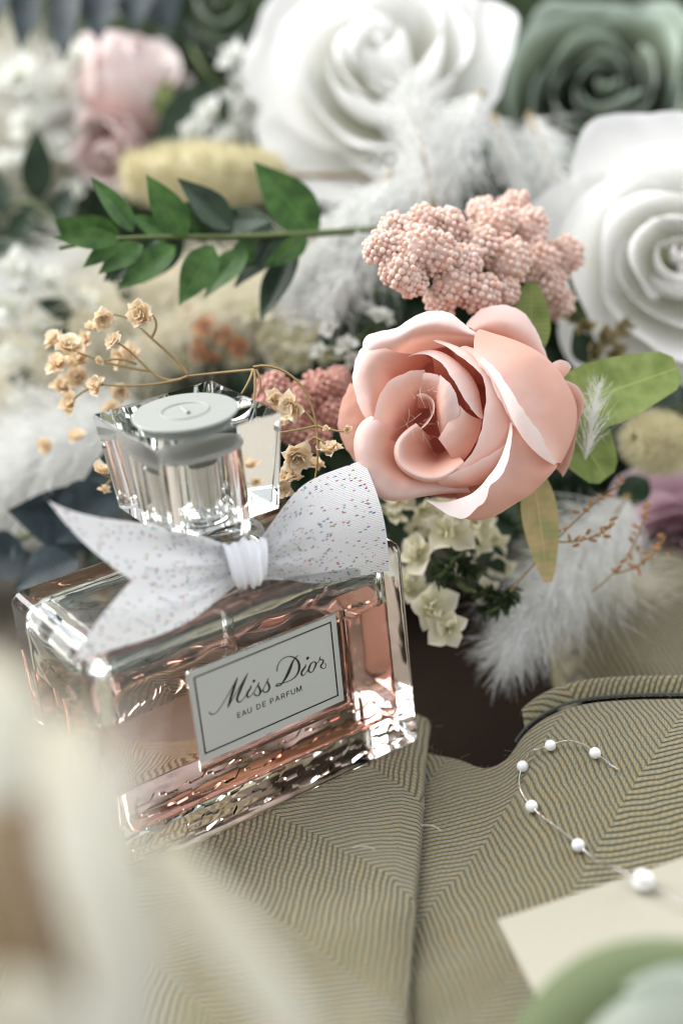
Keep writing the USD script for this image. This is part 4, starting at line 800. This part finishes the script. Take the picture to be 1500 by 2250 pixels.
def seedy(label, stems, seed, m=SEED):
    rn = np.random.default_rng(seed); t = thing('seed_sprig', label, 'dried grass', at(*stems[0][0])); c = []
    for s in stems:
        p = spline([at(*q) for q in s], 16); part('stem', tube(p, .0002, 5), DRYSTEM, t)
        c += [p[i] + rn.normal(size=3) * .0008 for i in range(4, 16)]
    V = np.vstack([ICO1.vertices * [.0004, .0004, .0011] @ trimesh.transformations.random_rotation_matrix(rn.random(3))[:3, :3] + q for q in c]); n = len(ICO1.vertices)
    part('seeds', (V, np.vstack([ICO1.faces + k * n for k in range(len(c))])), m, t, kind='stuff')
seedy('fine brown seed sprays crossing the white plume below the rose', [[(1120, 1300, .31), (1200, 1210, .309), (1290, 1120, .309), (1370, 1060, .312)], [(1220, 1190, .309), (1300, 1180, .309), (1350, 1150, .309)], [(1300, 1300, .318), (1390, 1200, .318), (1420, 1100, .32)], [(1350, 1260, .318), (1420, 1230, .318), (1460, 1180, .318)]], 91)

# ================================================================== BOUQUET CORE: dark foliage behind everything
rn = np.random.default_rng(101); ms = []
for k in range(2600):
    x, y = rn.uniform(-500, 2000), rn.uniform(-500, 1350)
    front = .375 + .10 * np.clip((1100 - y) / 1100, 0, 1.2) ** .8 + .02 * abs(x - 750) / 1000
    p = at(x, y, front + rn.uniform(0, .05))
    if p[2] < .002: p[2] = .002 + rn.uniform(0, .01)
    d = rn.normal(size=3); d /= np.linalg.norm(d); L = rn.uniform(.010, .024)
    ms.append(leaf_grid(p, p + d * L, rn.normal(size=3) + cv(0, .3, 1), L * rn.uniform(.35, .5), .2, .1, 6, 3))
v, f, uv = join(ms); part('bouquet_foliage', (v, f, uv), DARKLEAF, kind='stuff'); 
tag(stage.GetPrimAtPath('/World/bouquet_foliage'), 'mass of dark green leaves filling the bouquet behind the flowers', 'foliage')
# mossy mound that carries the bouquet
U, V = np.meshgrid(np.linspace(0, 2 * np.pi, 70), np.linspace(0, np.pi / 2, 24), indexing='ij')
mc = plane_at(750, 1125, 0) + E2 * .20; mc[2] = -.018
P = mc + (np.cos(U) * np.cos(V))[..., None] * E1 * .34 + (np.sin(U) * np.cos(V))[..., None] * E2 * .13 + np.sin(V)[..., None] * A([0, 0, .25])
P = P * 1.0; P += ((meshkit.fbm(P * 40, 3, 4) - .5) * .02)[..., None] * A([.5, .5, 1])
part('moss_mound', grid(P), MOSS); tag(stage.GetPrimAtPath('/World/moss_mound'), 'dark moss mound carrying the flowers at the back', 'moss')

# ================================================================== PEARLS, CARD, FOREGROUND
st = thing('pearl_strand', 'loop of small white pearls on clear thread lying on the tweed', 'pearl strand', plane_at(1209, 1650, .004))
panel = trimesh.Trimesh(*grid(PANEL)[:2], process=False)
def on_cloth(px, py, lift):
    r = at(px, py, 1.0) - CAM
    loc, _, _ = panel.ray.intersects_location([CAM], [r], multiple_hits=False)
    return (loc[0] if len(loc) else plane_at(px, py, 0)) + A([0, 0, lift])
PW = [(1358, 1700, .001), (1307, 1667, .0013), (1255, 1647, .002), (1209, 1650, .0013), (1165, 1675, .002), (1148, 1696, .0013), (1140, 1738, .002), (1168, 1784, .0013), (1215, 1832, .002), (1270, 1870, .0013)]
pw = [on_cloth(*q) for q in PW] + [plane_at(1340, 1905, .0085), plane_at(1412, 1935, .0095), plane_at(1500, 1985, .009)]
wz = plane_at
part('thread', tube(spline(pw, 90), .00030, 8), WIRE, st)
for k, r in ((1, .00118), (3, .00118), (5, .00122), (7, .00126), (9, .00130)):
    part('pearl', (ICO.subdivide().vertices * 0 if False else trimesh.creation.icosphere(subdivisions=3).vertices * r + pw[k], trimesh.creation.icosphere(subdivisions=3).faces), PEARL, st)
part('pearl', (trimesh.creation.icosphere(subdivisions=3).vertices * .0020 + wz(1412, 1935, .0080), trimesh.creation.icosphere(subdivisions=3).faces), PEARL, st, label='larger pearl resting on the cream card')
cz = .006
c0, c1, c2 = plane_at(1093, 2022, cz), plane_at(1500, 1886, cz), plane_at(1182, 2192, cz)
ex = (c1 - c0); ex /= np.linalg.norm(ex); ey = c2 - c0; ey /= np.linalg.norm(ey)
poly = [c0, c0 + ex * .085, c0 + ex * .085 + ey * .055, c0 + ey * .055]
b = A(poly); cardm = (np.vstack([b, b - [0, 0, .0012]]), A([[0, 1, 2], [0, 2, 3], [4, 6, 5], [4, 7, 6]] + [t for i in range(4) for t in ([i, i + 4, (i + 1) % 4], [(i + 1) % 4, i + 4, (i + 1) % 4 + 4])]))
cd = trimesh.Trimesh(*cardm); cd.fix_normals()
pth = part('card', cd, CARD, smooth=False); tag(pth, 'blank cream card lying on the tweed at the lower right', 'card')
SAGEP = petal_mat('pale_sage_petal', [(0, lin(136, 150, 112)), (1, lin(140, 154, 118))], .2); MINTP = petal_mat('pale_mint_petal', [(0, lin(196, 206, 192)), (1, lin(206, 214, 204))], .3)
sf = thing('sage_flower', 'blurred sage green flower with pale heart in the near lower right corner', 'flower', at(1450, 2400, .195))
def strip(pts, w, m, par, name='petal', cup=.25, n=22, mm=9):
    p = spline([at(*q) for q in pts], n); t = np.gradient(p, axis=0); t /= np.linalg.norm(t, axis=1, keepdims=True); s = np.cross(t, FW); s /= np.linalg.norm(s, axis=1, keepdims=True)
    f = np.linspace(0, 1, n); prof = np.sin(np.pi * (.12 + .86 * f)) ** .6; ww = np.linspace(-1, 1, mm)
    P = p[:, None] + (prof[:, None] * ww[None])[..., None] * s[:, None] * w - (cup * (1 - ww ** 2))[None, :, None] * FW * w
    part(name, grid(P, np.stack(np.meshgrid(f, np.linspace(0, 1, mm), indexing='ij'), -1)[..., ::-1]), m, par)
strip([(1080, 2480, .196), (1190, 2290, .194), (1330, 2160, .193), (1500, 2130, .193), (1750, 2150, .194)], .0048, SAGEP, sf)
strip([(1300, 2520, .190), (1370, 2330, .189), (1490, 2240, .189), (1700, 2230, .190)], .0062, MINTP, sf)
strip([(1380, 2180, .187), (1480, 2150, .187), (1640, 2180, .187)], .0016, MINTP, sf)
strip([(1240, 2560, .199), (1400, 2330, .199), (1640, 2260, .199)], .0120, SAGEP, sf)
part('stem', tube(spline([at(1500, 2420, .197), at(1560, 2560, .200), at(1650, 2800, .205)], 10), .0015, 8), STEM, sf)
fg = thing('ivory_flower', 'strongly blurred ivory flower with tan heart in the near left corner', 'flower', at(100, 2300, .14))
strip([(-160, 1480, .135), (-50, 1590, .130), (30, 1720, .127), (70, 1850, .127)], .0060, IVORY, fg)
strip([(120, 1580, .128), (185, 1780, .122), (250, 2010, .118), (290, 2440, .116)], .0040, IVORY, fg)
strip([(360, 1840, .138), (450, 1990, .133), (560, 2130, .128), (700, 2400, .122)], .0026, IVORY, fg)
strip([(-40, 2200, .116), (60, 2290, .115), (160, 2420, .115)], .005, IVORY, fg)
strip([(30, 1760, .126), (75, 2000, .122), (60, 2330, .120)], .0052, TANLEAF, fg, 'tan_petal')
rn = np.random.default_rng(55); ps = []
for _ in range(200):
    x, y, d = rn.uniform(150, 300), rn.uniform(1760, 2450), rn.uniform(.118, .14); L = rn.uniform(.006, .014); q = cv(rn.uniform(-.5, .35), 1., rn.normal() * .3)
    sg_ = np.linspace(0, 1, 5)[:, None]; ps.append(at(x, y, d) + q * L * sg_ + rn.normal(size=3) * .002 * sg_ ** 2)
part('feathery_fringe', fibres(ps, np.full(len(ps), .00016)), PLUMEW, fg, kind='stuff', smooth=False)
part('stem', tube(spline([at(100, 2420, .14), at(80, 2700, .15), at(60, 3000, .17)], 10), .0015, 8), STEM, fg)
# loose lint hairs on the tweed
rn = np.random.default_rng(77)
for k, (x, y) in enumerate([(480, 2010), (950, 1815), (800, 1860)]):
    p0 = plane_at(x, y, .0012); d = E1 * rn.normal() + E2 * rn.normal(); d /= np.linalg.norm(d)
    hp = part('lint_hair', tube(p0 + np.linspace(-1, 1, 9)[:, None] * d * .0022 + np.cross(d, [0, 0, 1]) * (np.linspace(-1, 1, 9)[:, None] ** 2) * .0008, .00007, 5), LINT)
    tag(hp, ['pale lint hair on the tweed in front of the bottle', 'pale lint hair crossing the lapel seam', 'pale lint hair on the tweed below the label'][k], 'lint')
# drop working keys
for p in stage.Traverse():
    if p.HasCustomDataKey('base'): p.ClearCustomDataByKey('base')
